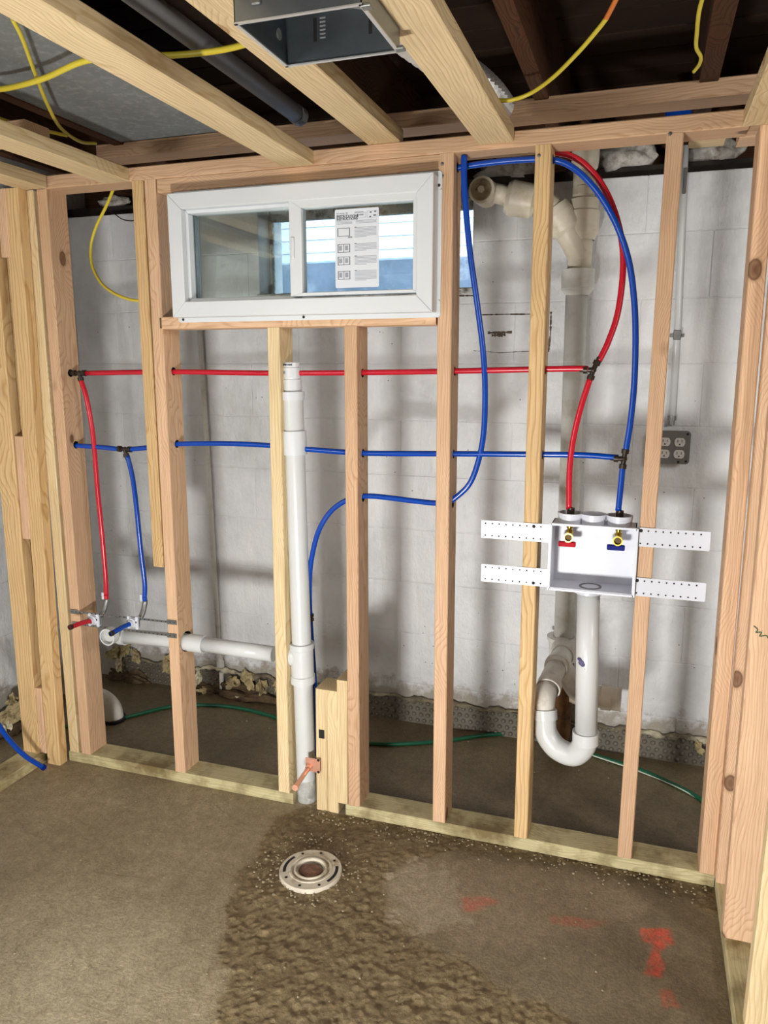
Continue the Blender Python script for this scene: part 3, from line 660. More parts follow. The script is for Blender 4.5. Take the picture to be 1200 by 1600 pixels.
for a_,b_ in (((.46,.055),(.70,.12)),((.74,.04),(.96,.12))): 
    (u0,v0),(u1,v1) = a_,b_; bar(pale,u0,v0,u1,v0+.003); bar(pale,u0,v1,u1,v1+.003); bar(pale,u0,v0,u0+.006,v1); bar(pale,u1,v0,u1+.006,v1)
bar(ink,.51,.07,.54,.105); bar(pale,.56,.072,.66,.09); bar(ink,.80,.05,.84,.065); bar(ink,.90,.045,.94,.06); bar(ink,.88,.09,.94,.105); bar(ink,.79,.105,.83,.12)
for v in (.15,.165,.18): bar(pale,.04,v,.40,v+.005); bar(pale,.48,v,.95,v+.005)
for (v,n) in ((.235,8),(.44,6),(.60,7),(.785,8)):
    for k in range(n): bar(pale,.45,v+k*.017,.95 if k<n-1 else .72,v+k*.017+.006)
    bar(ink,.45,v-.006,.50,v)
    u0,u1,v0,v1 = .06,.33,v+.0,v+.10
    mb = ink
    bar(mb,u0,v0,u1,v0+.006); bar(mb,u0,v1,u1,v1+.006); bar(mb,u0,v0,u0+.016,v1); bar(mb,u1,v0,u1+.016,v1+.006)
    if v > .3: bar(mb,(u0+u1)/2,v0,(u0+u1)/2+.012,v1); bar(pale,u0+.03,v0+.02,u0+.10,v1-.02); bar(pale,u0+.17,v0+.02,u1-.03,v1-.02)
    else: bar(pale,.30,v1+.01,.40,v1+.03)
ink.build('printed_marks', INK, sh)['kind'] = 'stuff'; pale.build('printed_text_lines', INKL, sh)['kind'] = 'stuff'

# ------------------------------------------------------------------ PEX
def pex(pts, mat, label, name='water_tube', r=.0079, cat='pipe', group=None, k=8):
    P_ = [aty(px,py,y) for px,py,y in pts]; mb = MB(); mb.tube(spline(P_,k), r, 12)
    return tag(mb.build(name, mat), label, cat, group)
def fitting(c, dirs, label, r=.0098, ring=True, mat=DKFIT, name='tee_fitting'):
    t = thing(name, c, label, 'fitting')
    mb = MB()
    for d_ in dirs:
        d_ = V(d_).normalized(); mb.lathe(V(c), d_, [(0,0),(0,.0065),(.034,.0065),(.034,0)], 12); 
    mb.b.verts.ensure_lookup_table(); bmesh.ops.create_icosphere(mb.b, subdivisions=2, radius=.0085, matrix=Matrix.Translation(c))
    mb.build('tee_body', mat, t)
    for d_ in dirs: d_ = V(d_).normalized(); MB().lathe(V(c)+d_*.014, d_, [(0,.0075),(0,r),(.011,r),(.011,.0075)], 16).build('crimp_ring', DKFIT, t)
    return t
tr_ = aty(927,578,YP); 
pex([(135,583,YP),(270,581,YP),(420,583,YP),(570,582,YP),(700,580,YP),(840,577,YP),(905,576,YP),(919,577,YP)], REDP, 'long level red water tube through all the studs')
pex([(118,696,YP),(160,699,YP),(187,702,YP)], BLUEP, 'short blue water tube from the left corner studs to the small tee')
pex([(203,702,YP),(235,699,YP),(272,694,YP),(350,693,YP),(420,696,YP),(480,702,YP),(570,708,YP),(700,709,YP),(840,710,YP),(910,711,YP),(966,715,YP)], BLUEP, 'long level blue water tube through the studs to the right tee')
pex([(725,243,.028),(726,300,.028),(734,390,.03),(745,470,.034),(755,550,.04),(758,620,.045),(754,690,YP),(738,748,YP),(715,775,YP),(692,786,YP),(650,783,YP),(610,778,YP),(575,775,YP),(548,779,YP),(520,796,YP),(500,825,YP),(489,862,.055),(484,900,.065),(484,945,.075),(486,985,.085),(490,1040,.10),(493,1100,.11),(494,1180,.12)], BLUEP, 'looping blue water tube dropping from the top plate and curling down behind the vent pipe', k=10)
MB().lathe(aty(485.5,965,.08)+V((0,0,.012)),(0,0,-1),[(0,.0075),(0,.0102),(.008,.0102),(.008,.0075),(.014,.0075),(.014,.0102),(.022,.0102),(.022,.0075)],16).build('crimp_ring', DKFIT)
tag(bpy.data.objects[-1] if False else [o for o in COL.objects if o.name.startswith('crimp_ring') and not o.parent][-1], 'dark crimp rings on the blue tube behind the vent pipe', 'fitting')
pex([(700,266,.052),(716,262,.052),(760,255,.052),(810,250,.052),(850,249,.052),(880,254,.055),(908,272,.06),(938,306,.06),(965,355,.06),(983,410,.06),(991,470,.058),(993,530,.055),(991,600,.052),(985,660,.048),(978,704,YP)], BLUEP, 'arching blue water tube from the window stud over to the right tee', k=10)
pex([(973,728,YP),(970,760,.04),(966,798,.035)], BLUEP, 'short blue water tube from the right tee into the washer outlet box')
pex([(866,238,.085),(890,243,.085),(915,258,.085),(940,288,.085),(960,330,.085),(972,380,.082),(973,430,.078),(965,490,.07),(950,535,.06),(936,564,.05)], REDP, 'arching red water tube from the top plate to the red tee', k=10)
pex([(922,592,YP),(908,635,.044),(896,685,.042),(890,735,.038),(889,796,.035)], REDP, 'red water tube from the red tee down into the washer outlet box')
pex([(126,592,.046),(136,625,.044),(146,685,.042),(152,760,.042),(159,830,.042),(165,900,.042),(166,930,.042)], REDP, 'red water tube hanging at the left, down to the red stub')
pex([(199,712,.046),(207,745,.046),(213,790,.044),(220,860,.044),(226,910,.044),(226,934,.044)], BLUEP, 'blue water tube hanging at the left, down to the blue stub')
a = aty(927,578,YP); fitting(a, [(-1,0,.01), aty(936,560,.05)-a, aty(921,596,YP)-a], 'dark tee joining the red tubes by the cast iron stack')
a = aty(975,717,YP); fitting(a, [(-1,0,.03), aty(978,700,YP)-a, aty(972,735,YP)-a], 'dark tee joining the blue tubes above the washer outlet box')
a = aty(124,583,YP); fitting(a, [(1,0,0), (-1,0,0), aty(128,600,YP)-a], 'dark tee joining the red tubes at the left corner studs')
a = aty(195,702,YP); fitting(a, [(1,0,.02), (-1,0,.03), aty(198,714,YP)-a], 'dark tee joining the blue tubes left of the window')
# loose blue tube low at the left
P_ = [atx(-30,1090,-.52), atx(-5,1128,-.51), atx(12,1153,-.50), atx(38,1180,-.48), atx(68,1199,-.46)]
mb = MB(); mb.tube(spline(P_,6), .0085, 12); t = tag(mb.build('water_tube', BLUEP), 'loose blue tube end sticking out low at the left edge', 'pipe')
MB().lathe(P_[-1]-(P_[-1]-P_[-2]).normalized()*.006, P_[-1]-P_[-2], [(0,.0088),(0,.0102),(.010,.0102),(.010,0)], 14).build('end_cap', BLUEL, t)

# ------------------------------------------------------------------ VENT PIPE (white PVC, from floor to the vent cap)
def vp(px, py, y=.045): return aty(px, py, y)
base = V((vp(480,1250).x, .045, .0)); tv = vp(455.5,566)
ax = (tv-base).normalized()
def onax(py):   # distance along the pipe for a photo row
    lo_, hi_ = 0., 2.
    for _ in range(40):
        mid = (lo_+hi_)/2; P0 = base+ax*mid; d_ = P0-EYE; r_ = 800-F_PX*d_.dot(_up)/d_.dot(_fwd)
        if r_ > py: lo_ = mid
        else: hi_ = mid
    return lo_
vent = thing('vent_pipe', base, 'upright white plastic vent pipe from the floor to a valve cap, left of centre', 'pipe')
h_ = [onax(y_) for y_ in (1255,1058,1008,710,672,625,612,594,592,567)]
R2 = .0301
MB().lathe(base, ax, [(-.01,R2),(onax(1040),R2)], 32).build('lower_pipe', PVC, vent)
MB().lathe(base, ax, [(-.004,R2+.001),(.05,R2+.0012),(.075,R2+.0003)], 32).build('cement_stain', plain('cement_smear',(176,176,170),.8,nscale=30,namp=.35,dirt=(222,224,224),dscale=22), vent)
te = MB(); t0, t1 = onax(1060), onax(1008)
te.lathe(base, ax, [(t0-.012,R2),(t0-.012,.0385),(t0+.012,.0385),(t0+.014,.0355),(t1-.012,.0355),(t1-.010,.0385),(t1+.008,.0385),(t1+.008,R2)], 32)
tcn = base+ax*onax(1026); drx = (vp(280,1001)-vp(440,1022)).normalized()
te.lathe(tcn, drx, [(0,.033),(.048,.033),(.048,.038),(.064,.038),(.064,.028)], 32)
te.build('sanitary_tee', PVC, vent)
MB().lathe(base, ax, [(onax(1012),R2),(onax(705),R2)], 32).build('upper_pipe', PVC, vent)
MB().lathe(base, ax, [(onax(710),R2),(onax(710),.0362),(onax(673),.0362),(onax(673),R2)], 32).build('coupling', VINYL, vent)
MB().lathe(base, ax, [(onax(674),.0305),(onax(624),.0305)], 32).build('upper_pipe', PVC, vent)
MB().lathe(base, ax, [(onax(625),.0302),(onax(625),.0350),(onax(612),.0350),(onax(612),.026),(onax(610),.0272),(onax(593),.0272),(onax(593),.022)], 32).build('reducer', VINYL, vent)
cp = MB().lathe(base, ax, [(onax(594),.02),(onax(594),.0235),(onax(590),.0262),(onax(575),.0262),(onax(574),.0235),(onax(573.5),.0232),(onax(573),.0238),(onax(567),.0238),(onax(566),.022),(onax(566),0)], 32).build('valve_cap', VINYL, vent)
# little printed marks on the cap
q = base+ax*onax(570)
for k in range(7): MB().box((q.x-.017+k*.0042,q.y-.0246,q.z-.0022),(q.x-.0142+k*.0042,q.y-.0205,q.z+.0026)).build('printed_mark', INK if k != 2 else PURPLE, cp)
q = base+ax*onax(582)
for k in range(6): MB().box((q.x-.020+k*.0020,q.y-.0255+(k-6)*-.0004,q.z-.004),(q.x-.0190+k*.0020,q.y-.018,q.z+.004)).build('printed_mark', INKL, cp)

# ------------------------------------------------------------------ HORIZONTAL DRAIN
dr = thing('drain_pipe', vp(250,1000), 'level white plastic drain pipe from the vent tee to an open elbow at left', 'pipe')
e0 = vp(186,993); MB().tube([vp(428,1022), vp(316,1006)], .0245, 28).build('pipe_run', PVC, dr)
MB().lathe(vp(320,1007), drx, [(0,.0245),(0,.0295),(.055,.0295),(.056,.0275),(.075,.0275),(.080,.0290),(.10,.0290),(.10,.02)], 28).build('coupling', PVC, dr)
MB().tube([vp(300,1004), vp(276,1001), e0], .0245, 28).build('pipe_run', PVC, dr)
ec = vp(172,992,.035)
pe = spline([e0+V((.02,0,0)), e0, vp(178,992,.043), vp(172,993,.02), vp(169,995,-.005)],6)
MB().tube(pe, .0275, 24, caps=False).build('elbow', PVC, dr)
MB().lathe(e0+V((.028,0,0)), drx, [(0,.0245),(0,.0300),(.022,.0300),(.022,.0270)], 28).build('elbow_hub', PVC, dr)
MB().lathe(vp(167,996,-.032), V((-.02,1,0)), [(0,.0245),(0,.0285),(.024,.0285),(.030,.0275)], 28).build('elbow_mouth', PVC, dr)
MB().lathe(vp(168,995.5,-.012), V((-.02,1,0)), [(0,.0250),(0,.0)], 28).build('elbow_inside', plain('pvc_inside',(200,200,196),.5), dr)

# ------------------------------------------------------------------ STUB-OUTS ON STRAPS
s1a, s1b = aty(112,957,-.003), aty(272,971,-.003); s2a, s2b = aty(112,972,-.003), aty(272,993,-.003)
for (A_,B_,lb) in ((aty(110,955,-.002),aty(276,973,-.002),'upper perforated steel strap between the left corner studs and the window stud'),(aty(113,974,-.002),aty(276,994,-.002),'lower perforated steel strap behind the red and blue stubs')):
    mb = MB(); dv = (B_-A_); n_ = 26; hw = .0034
    # strip with round dark holes punched along it
    x0_, x1_ = A_.x, B_.x
    mb.box((0,-.0012,-hw),(dv.length,.0,hw),0)
    rot = dv.to_track_quat('X','Z').to_matrix().to_4x4()
    mb.box((dv.length-.036,-.0016,-.0075),(dv.length,.0,.0075),.0005).box((0,-.0016,-.0075),(.030,.0,.0075),.0005)
    o = mb.build('steel_strap', STEEL); o.matrix_basis = Matrix.Translation(A_) @ rot; tag(o, lb, 'strap')
    hb = MB()
    for k in range(n_): hb.lathe(((k+.5)*dv.length/n_,-.0013,0),(0,-1,0),[(0,.002),(.0004,.002),(.0005,0)],8)
    h = hb.build('punched_hole', HOLE); h['kind'] = 'stuff'; h.parent = o
def stubout(cpx, tip, mat, up, lb, tubex):
    c_ = aty(*cpx,.0); t = thing('stub_out', c_, lb, 'fitting')
    mb = MB()
    mb.box((c_.x-.020,c_.y-.010,c_.z-.022),(c_.x-.012,c_.y+.004,c_.z+.022),.002); mb.box((c_.x+.012,c_.y-.010,c_.z-.022),(c_.x+.022,c_.y+.004,c_.z+.022),.002)
    mb.box((c_.x-.020,c_.y-.004,c_.z-.018),(c_.x+.022,c_.y+.006,c_.z+.018),.002); mb.lathe(c_+V((0,-.004,0)),(-.15,-1,-.1),[(0,.016),(.006,.016),(.007,.0125),(.016,.012),(.016,.008)],20)
    mb.build('bracket', BOXW, t)
    for sx in (-1,1): MB().lathe((c_.x+sx*.0165,c_.y-.0104,c_.z+.004),(0,-1,0),[(0,.003),(.001,.003),(.0012,0)],10).build('screw', BLACK, t)
    tp = aty(*tip,-.10); MB().tube(spline([c_+V((0,-.006,0)), c_.lerp(tp,.5)+V((0,0,.002)), tp],6), .0078, 14).build('stub_tube', mat, t)
    dv = (tp-c_).normalized(); MB().lathe(tp-dv*.006, dv, [(0,.0079),(0,.0088),(.010,.0088),(.010,.004)],14).build('end_plug', DKFIT, t)
    # bend support rising to the hanging tube
    e_ = aty(*tubex,.042); c2 = spline([c_+V((.004,.006,.006)), c_+V((.014,.022,.014)), e_+V((0,0,-.012)), e_+V((0,0,.012))],5)
    MB().tube(c2, .0078, 12).build('bent_tube', mat, t); MB().tube(c2[2:-3], .0102, 12, flat=.8).build('bend_support', STEEL, t)
    MB().box((e_.x-.016,e_.y-.004,e_.z-.004),(e_.x-.007,e_.y+.004,e_.z+.020),.001).build('support_clip', BOXW, t)
stubout((148,968),(110,980), REDP, 1, 'red stub tube in a white bracket at the left corner studs', (166,935))
stubout((209,972),(174,990), BLUEP, 1, 'blue stub tube in a white bracket above the drain elbow', (226,938))
# copper stub by the vent pipe
c_ = aty(484,1197,-.012); cs = thing('copper_stub', c_, 'copper stub-out with a square copper plate in front of the vent pipe', 'fitting')
pa_ = aty(477.5,1183,-.012); pb2 = aty(500.5,1208,-.012)
MB().box((pa_.x,-.013,pb2.z),(pb2.x,-.011,pa_.z),.0006).build('mounting_plate', COPPER, cs)
for (px,py) in ((497.5,1188),(497.5,1206.5)): MB().lathe(aty(px,py,-.0135),(0,-1,0),[(0,.0042),(.001,.0042),(.0012,0)],12).build('screw', HOLE, cs)
tp = aty(461,1231,-.15); dv = (tp-c_).normalized()
MB().lathe(c_, dv, [(0,.010),(.016,.010),(.018,.0072)], 18).build('collar', COPPER, cs)
MB().tube([c_, tp], .0072, 18).build('stub_tube', COPPER, cs); MB().lathe(tp-dv*.012, dv, [(0,.0075),(.0,.0092),(.013,.0092),(.013,.005)],18).build('end_fitting', COPPER, cs)
q = aty(502,1147,-.001); MB().box((q.x-.008,-.0015,q.z-.014),(q.x+.010,.0,q.z+.014)).build('notch_mark', HOLE, [o for o in COL.objects if o.name == 'wood_block'][0])

# ------------------------------------------------------------------ WASHER OUTLET BOX
bx0, bx1 = aty(859,870,-.012).x, aty(992,880,-.012).x; bz1 = aty(925,823,-.012).z; bz0 = aty(925,925,-.012).z; by0, by1 = -.012, .078
ob = thing('washer_outlet_box', ((bx0+bx1)/2,by1,bz0), 'open white plastic washing machine outlet box with two valves', 'outlet box')
w_ = .003; mb = MB()
mb.box((bx0,by0,bz0),(bx0+w_,by1,bz1)).box((bx1-w_,by0,bz0),(bx1,by1,bz1)).box((bx0,by0,bz1-w_),(bx1,by1,bz1)).box((bx0,by0,bz0),(bx1,by1,bz0+w_)).box((bx0,by1-w_,bz0),(bx1,by1,bz1))
mb.build('box_shell', BOXW, ob)
MB().box((bx0-.004,by0-.003,bz0-.004),(bx0+.002,by0+.002,bz1+.002)).box((bx1-.002,by0-.003,bz0-.004),(bx1+.004,by0+.002,bz1+.002)).box((bx0,by0-.003,bz1-.002),(bx1,by0+.002,bz1+.003)).box((bx0,by0-.003,bz0-.004),(bx1,by0+.002,bz0+.001)).build('front_rim', BOXW, ob)
ccx = (bx0+bx1)/2; xsx = [bx0+.045, ccx-.004, bx1-.045]
for k, x in enumerate(xsx):
    MB().lathe((x,.034,bz1),(0,0,1),[(0,.031),(.0,.031),(.024,.034),(.026,.034),(.026,.0305),(.008,.030),(.008,0)],28).build('top_collar', BOXW, ob)
for (lx0,ly0,lx1,ly1,side) in ((752,816,859,844,0),(751,882,858,916,0),(994,827,1111,858,1),(988,904,1104,938,1)):
    # hanging bracket arms with a double row of nail holes
    if side == 0: A_, B_ = aty(752,ly0,-.003), aty(859,ly0+6,-.003)
    else: A_, B_ = aty(lx0,ly0,-.003), aty(1111 if ly0<850 else 1104, ly0+ (5 if side else 0),-.003)
    zc = (aty((lx0+lx1)/2,(ly0+ly1)/2,-.003)).z; hh = .0245
    sgn = 1 if side else -1
    t = MB(); t.prism(rrect(min(A_.x,B_.x),max(A_.x,B_.x),zc-hh,zc+hh,.003),-.0035,-.001); br_ = t.build('bracket_arm', BOXW, ob)
    hb = MB(); wid_ = abs(B_.x-A_.x); n_ = 9
    for k in range(n_):
        for s_ in (-1,1):
            xx = min(A_.x,B_.x)+.012+(wid_-.02)*k/(n_-.2); rr_ = .0022 if not ((side and k==0 and s_==1) or (not side and k==n_-2 and (s_==1)==(ly0<850))) else .0046
            hb.lathe((xx,-.0036,zc+s_*.0165),(0,-1,0),[(0,rr_),(.0006,rr_),(.0008,0)],8)
    hb.build('nail_hole', HOLE, br_)['kind'] = 'stuff'
MB().lathe((ccx-.002,.03,bz0+.003),(0,0,1),[(0,.029),(.0015,.029),(.0015,.024),(0,.023),(-.002,.0)],28).build('drain_grate', GREYBOX, ob)
def valve(x, mat, lb, flip):
    zt_ = bz1-.004; v = MB(); yv = .026
    v.lathe((x,yv,zt_),(0,0,-1),[(0,.0085),(.010,.0085),(.010,.0065),(.016,.0065),(.016,.0095),(.034,.0095),(.034,0)],20)
    v.lathe((x,yv,zt_-.030),(0,-1,0),[(0,.010),(.020,.010),(.020,.0125),(.036,.0125),(.036,.0095),(.028,.009),(.028,0)],20)
    o = v.build('valve_body', BRASS, ob); o['label'] = 'brass '+lb+' water valve'
    MB().lathe((x,yv-.0285,zt_-.030),(0,-1,0),[(0,.0092),(.0004,.0092),(.0005,0)],18).build('valve_throat', plain('dark_brass',(70,54,20),.5,.6), o)
    h = MB(); h.lathe((x,yv-.008,zt_-.040),(0,0,-1),[(0,.006),(.008,.006)],14); h.box((x-.027,yv-.016,zt_-.060),(x+.018,yv-.002,zt_-.046),.003,seg=2); o2 = h.build('valve_lever', mat, ob); o2['label'] = lb+' plastic valve lever'
valve(xsx[0]-.0, REDL, 'red', 0); valve(xsx[2]-.0, BLUEL, 'blue', 1)
for k,(x,mt) in enumerate(((xsx[0],'red'),(xsx[2],'blue'))):
    MB().lathe((x,.034,bz1+.006),(0,0,1),[(0,.006),(.012,.006),(.012,.010),(.032,.010),(.032,.006)],16).build('crimp_fitting', DKFIT, ob)

# drain, trap and connection to the stack
tz = lambda px,py,y: aty(px,py,y)
trap = thing('trap_assembly', tz(905,1150,.05), 'white plastic standpipe and trap below the washer outlet box', 'pipe')
pt = (tz(919,938,.034), tz(915.5,1150,.034)); d_ = (pt[1]-pt[0]).normalized()
MB().tube([pt[0]+V((0,0,.02)), pt[1]], .0301, 32).build('standpipe', PVC, trap)
MB().lathe(V((pt[0].x,.034,bz0)),(0,0,-1),[(0,.036),(.016,.036),(.016,.030)],32).build('tailpiece', BOXW, trap)
um = pt[1]; ul = tz(851,1120,.085)
U = [um+V((0,0,.012)), um, tz(912,1166,.04), tz(899,1178,.05), tz(883,1176,.06), tz(866,1165,.07), tz(853,1144,.08), ul, tz(851,1108,.088)]
MB().tube(spline(U,6), .0325, 28).build('trap_bend', PVC, trap)
MB().lathe(um+V((0,0,-.02)), -d_, [(0,.0302),(0,.0362),(.034,.0362),(.034,.0302)],32).build('bend_hub', PVC, trap)
G_ = [tz(851,1122,.085), tz(850,1100,.095), tz(853,1082,.12), tz(860,1062,.18), tz(868,1046,.25)]
MB().tube(spline(G_,6), .031, 28).build('upper_bend', PVCD, trap)
for i_,(px,py,y_) in enumerate(((851,1116,.085),(858,1072,.14),)):
    q0 = tz(px,py,y_); dd = (V(G_[1])-V(G_[0])) if i_ == 0 else (V(G_[3])-V(G_[2])); MB().lathe(q0, dd, [(-.014,.031),(-.014,.0355),(.014,.0355),(.014,.031)],28).build('bend_hub', PVCD if i_ else PVC, trap)
MB().tube(spline([tz(868,1046,.25), tz(874,1034,.35), tz(878,1022,.47), tz(878,1008,.58)],6), [.034]*19, 28).build('connector', PVCD, trap)
for (y_,px,py) in ((.30,871,1040),(.45,877.5,1024)): MB().lathe(tz(px,py,y_), (tz(878,1022,.47)-tz(868,1046,.25)), [(-.014,.034),(-.014,.0395),(.014,.0395),(.014,.034)],28).build('connector_ring', PVCD, trap)
MB().tube(spline([tz(874,1034,.36), tz(886,1055,.40), tz(898,1075,.46), tz(906,1085,.50)],6), .033, 24).build('wye_branch', PVCD, trap)
q0 = tz(900,1084,.50); MB().lathe(q0,(1,0,0),[(-.02,.030),(.0,.036),(.082,.036),(.082,.041),(.115,.041),(.115,.038),(.142,.038),(.142,.041),(.147,.041),(.147,0)],30).build('cleanout_stub', plain('aged_pvc',(190,178,160),.5,nscale=20,namp=.12), trap)
# purple primer blot
q0 = tz(908,1036,.004)
for k,(dx,dz,s_) in enumerate(((0,0,.008),(.004,-.004,.007),(-.004,.008,.005),(.016,-.006,.0035),(.020,-.014,.003),(.012,-.016,.003),(-.008,.010,.003))):
    ang = math.asin(max(-.95,min(.95,(q0.x+dx-pt[0].x+.004)/.0302))); cx_, cy_ = pt[0].x-.004+.0302*math.sin(ang), .034-.0302*math.cos(ang)
    MB().lathe((cx_,cy_+.001,q0.z+dz),(math.sin(ang),-math.cos(ang),0),[(0,s_),(.0012,s_*.9),(.0014,0)],10).build('primer_blot', PURPLE, trap)

# ------------------------------------------------------------------ CAST IRON STACK
YS = .60
st = thing('cast_iron_stack', tz(880,1000,YS), 'old white painted cast iron drain stack against the block wall', 'pipe')
a0, a1 = tz(881,1000,YS), tz(902,430,YS); da = (a1-a0).normalized()
MB().tube([a0-da*.02, a1+da*.01], .0345, 28).build('stack_pipe', CASTG, st)
MB().lathe(tz(902.5,452,YS), da, [(-.02,.035),(-.006,.048),(0,.050),(.002,.052),(.060,.052),(.060,.048),(.064,.036)],30).build('lower_hub', CASTG, st)
w0, w1 = tz(905,420,YS), tz(909,345,YS); dw = (w1-w0).normalized()
MB().tube([w0, w1], .037, 28).build('wye_barrel', CAST, st)
MB().lathe(tz(911,358,YS), dw, [(-.035,.037),(-.012,.047),(0,.049),(.052,.049),(.056,.044),(.088,.044),(.088,.0)],30).build('wye_hub', CAST, st)
MB().tube([tz(912,322,YS), tz(913,256,YS)], .034, 28).build('upper_pipe', CAST, st)
MB().lathe(tz(914,262,YS), dw, [(-.01,.034),(0,.040),(.02,.042),(.05,.042),(.05,.03)],30).build('upper_hub', CAST, st)
MB().lathe(tz(914,300,YS), dw, [(-.012,.035),(-.01,.038),(.014,.038),(.016,.034)],30).build('joint_band', CAST, st)
br1 = spline([tz(908,405,YS), tz(895,378,YS-.01), tz(880,352,YS-.02), tz(866,330,YS-.03)],6)
MB().tube(br1, .038, 26).build('wye_branch', CAST, st)
MB().lathe(tz(884,358,YS-.02), tz(866,330,YS-.03)-tz(884,358,YS-.02), [(-.01,.04),(.0,.050),(.05,.053),(.075,.05),(.075,.036)],28).build('branch_hub', CAST, st)
MB().tube(spline([tz(868,333,YS-.03), tz(850,318,YS-.04), tz(832,313,YS-.05), tz(815,310,YS-.055)],6), .040, 26).build('branch_elbow', CAST, st)
MB().lathe(tz(832,315,YS-.05), tz(790,308,YS-.06)-tz(832,315,YS-.05), [(-.01,.04),(0,.052),(.068,.054),(.082,.046),(.082,.03)],28).build('elbow_hub', CAST, st)
MB().tube([tz(806,309,YS-.06), tz(756,298,YS-.07)], .030, 24).build('cleanout_arm', CAST, st)
cc = tz(752,296,YS-.12); MB().lathe(cc,(.05,1,0),[(0,0),(0,.026),(.0,.036),(.002,.041),(.075,.041),(.085,.034),(.085,0)],30).build('cleanout_tee', CAST, st)
MB().lathe(cc-V((0,.001,0)),(.0,-1,0),[(0,.0325),(.003,.0325),(.003,.029),(.001,.028),(.001,0)],26).build('cleanout_plug', plain('old_plug',(160,146,116),.7,nscale=30,namp=.35,bmp=.6,dirt=(92,74,54),dscale=40), st)
MB().lathe(cc-V((0,.002,0)),(.0,-1,0),[(0,.012),(.008,.010),(.008,0)],6).build('plug_nut', CAST, st)
MB().lathe(a0, da, [(-.075,.040),(-.07,.048),(0,.052),(.002,.058),(.014,.058),(.014,.036)],30).build('floor_hub', CASTG, st)
MB().tube([a0-da*.06, V((a0.x,YS,-.01))], [.038,.038], 24).build('buried_pipe', RUST, st)

# ------------------------------------------------------------------ small old pipes and conduits on the wall
o1 = thing('old_thin_pipe', tz(347,1090,W-.02), 'thin old painted pipe running down the wall between the window studs', 'pipe')
q1 = V((tz(347,1090,W-.022).x, W-.022, .0))
MB().tube([tz(312,515,W-.018), tz(326,740,W-.018), tz(342,1010,W-.020)], .0105, 14).build('pipe_run', CASTG, o1)
MB().lathe(tz(343,1015,W-.02),(.03,0,-1),[(0,.011),(0,.0145),(.03,.0145),(.032,.012),(.05,.012),(.052,.016),(.075,.016),(.08,.011)],16).build('old_valve', CASTG, o1)
MB().tube([tz(344,1022,W-.02), tz(357,1020,W-.03)], .008, 12).build('valve_stem', CASTG, o1)
MB().tube([tz(346,1050,W-.021), q1], .0095, 12).build('pipe_foot', CASTG, o1)
c1 = thing('conduit', tz(1050,662,W-.012), 'thin white painted conduit running down the wall to the grey outlet box', 'conduit')
MB().tube([tz(1071,228,W-.012), tz(1066,330,W-.012), tz(1059,500,W-.012), tz(1050,655,W-.012)], .0105, 14).build('pipe_run', PVC, c1)
MB().lathe(tz(1050,650,W-.012),(0,0,-1),[(0,.011),(0,.014),(.014,.014),(.014,.010),(.03,.010)],14).build('connector', STEEL, c1)
q0 = tz(1058,524,W-.018); MB().box((q0.x-.022,W-.006,q0.z-.005),(q0.x+.022,W-.0015,q0.z+.005),.001).box((q0.x-.012,W-.026,q0.z-.014),(q0.x+.012,W-.022,q0.z+.016),.002).build('pipe_strap', STEEL, c1)
q0 = tz(1070,282,W-.03); MB().box((q0.x-.005,W-.03,q0.z-.038),(q0.x+.006,W-.024,q0.z+.038),.002).build('pipe_strap', GREYBOX, c1)
MB().tube([tz(915,352,W-.02), tz(935,345,W-.02)], .001, 6).build('pipe_run', PVC, c1) if False else None
# four-gang style steel outlet box with two duplex receptacles
q0 = tz(1050.5,699,W-.045); s_ = .054
eb = thing('electrical_outlet_box', (q0.x,W,q0.z), 'grey metal outlet box with four receptacle faces on the block wall', 'outlet')
MB().box((q0.x-s_+.004,W-.040,q0.z-s_+.004),(q0.x+s_-.004,W,q0.z+s_-.004),.004,seg=2).build('box_body', GREYBOX, eb)
mb = MB(); mb.prism(rrect(q0.x-s_,q0.x+s_,q0.z-s_,q0.z+s_,.012),W-.046,W-.040); mb.build('cover_plate', GREYBOX, eb)
for sx in (-1,1):
    for sz in (-1,1):
        cx_, cz_ = q0.x-.001+sx*.0225, q0.z-.002+sz*.0195
        pts_ = [(cx_+.0168*max(-.97,min(.97,1.0*math.cos(a))), cz_+max(-.0135,min(.0135,.0168*math.sin(a)))) for a in [2*PI*k/28 for k in range(28)]]
        mb = MB(); mb.prism(pts_, W-.0495, W-.045); rc = mb.build('receptacle_face', IVORY, eb)
        sl = MB(); sl.box((cx_-.0075,W-.0499,cz_-.001),(cx_-.0052,W-.049,cz_+.008)).box((cx_+.0052,W-.0499,cz_),(cx_+.0073,W-.049,cz_+.0072)); sl.lathe((cx_,W-.0492,cz_-.0068),(0,-1,0),[(0,.0026),(.0008,.0026),(.0009,0)],10); sl.build('slots', BLACK, rc)['kind'] = 'stuff'
for (dx,dz) in ((.044,.044),(.044,-.044),(-.044,-.044),(-.044,.044),(0.021,-.047)): MB().lathe((q0.x+dx,W-.046,q0.z+dz),(0,-1,0),[(0,.004),(.001,.004),(.0014,0)],10).build('screw', HOLE, eb)

# white floor elbow behind the left studs
eb_ = spline([(-.60,.30,.085),(-.575,.305,.088),(-.535,.31,.075),(-.508,.315,.045),(-.50,.315,.0)],6)
t = tag(MB().tube(eb_, .042, 28).build('floor_elbow', PVCD), 'white plastic elbow coming out of the floor behind the left corner studs', 'pipe')
MB().lathe((-.50,.315,.0),(0,0,1),[(0,.043),(0,.050),(.012,.050),(.014,.043)],28).build('rubber_collar', BLACK, t)
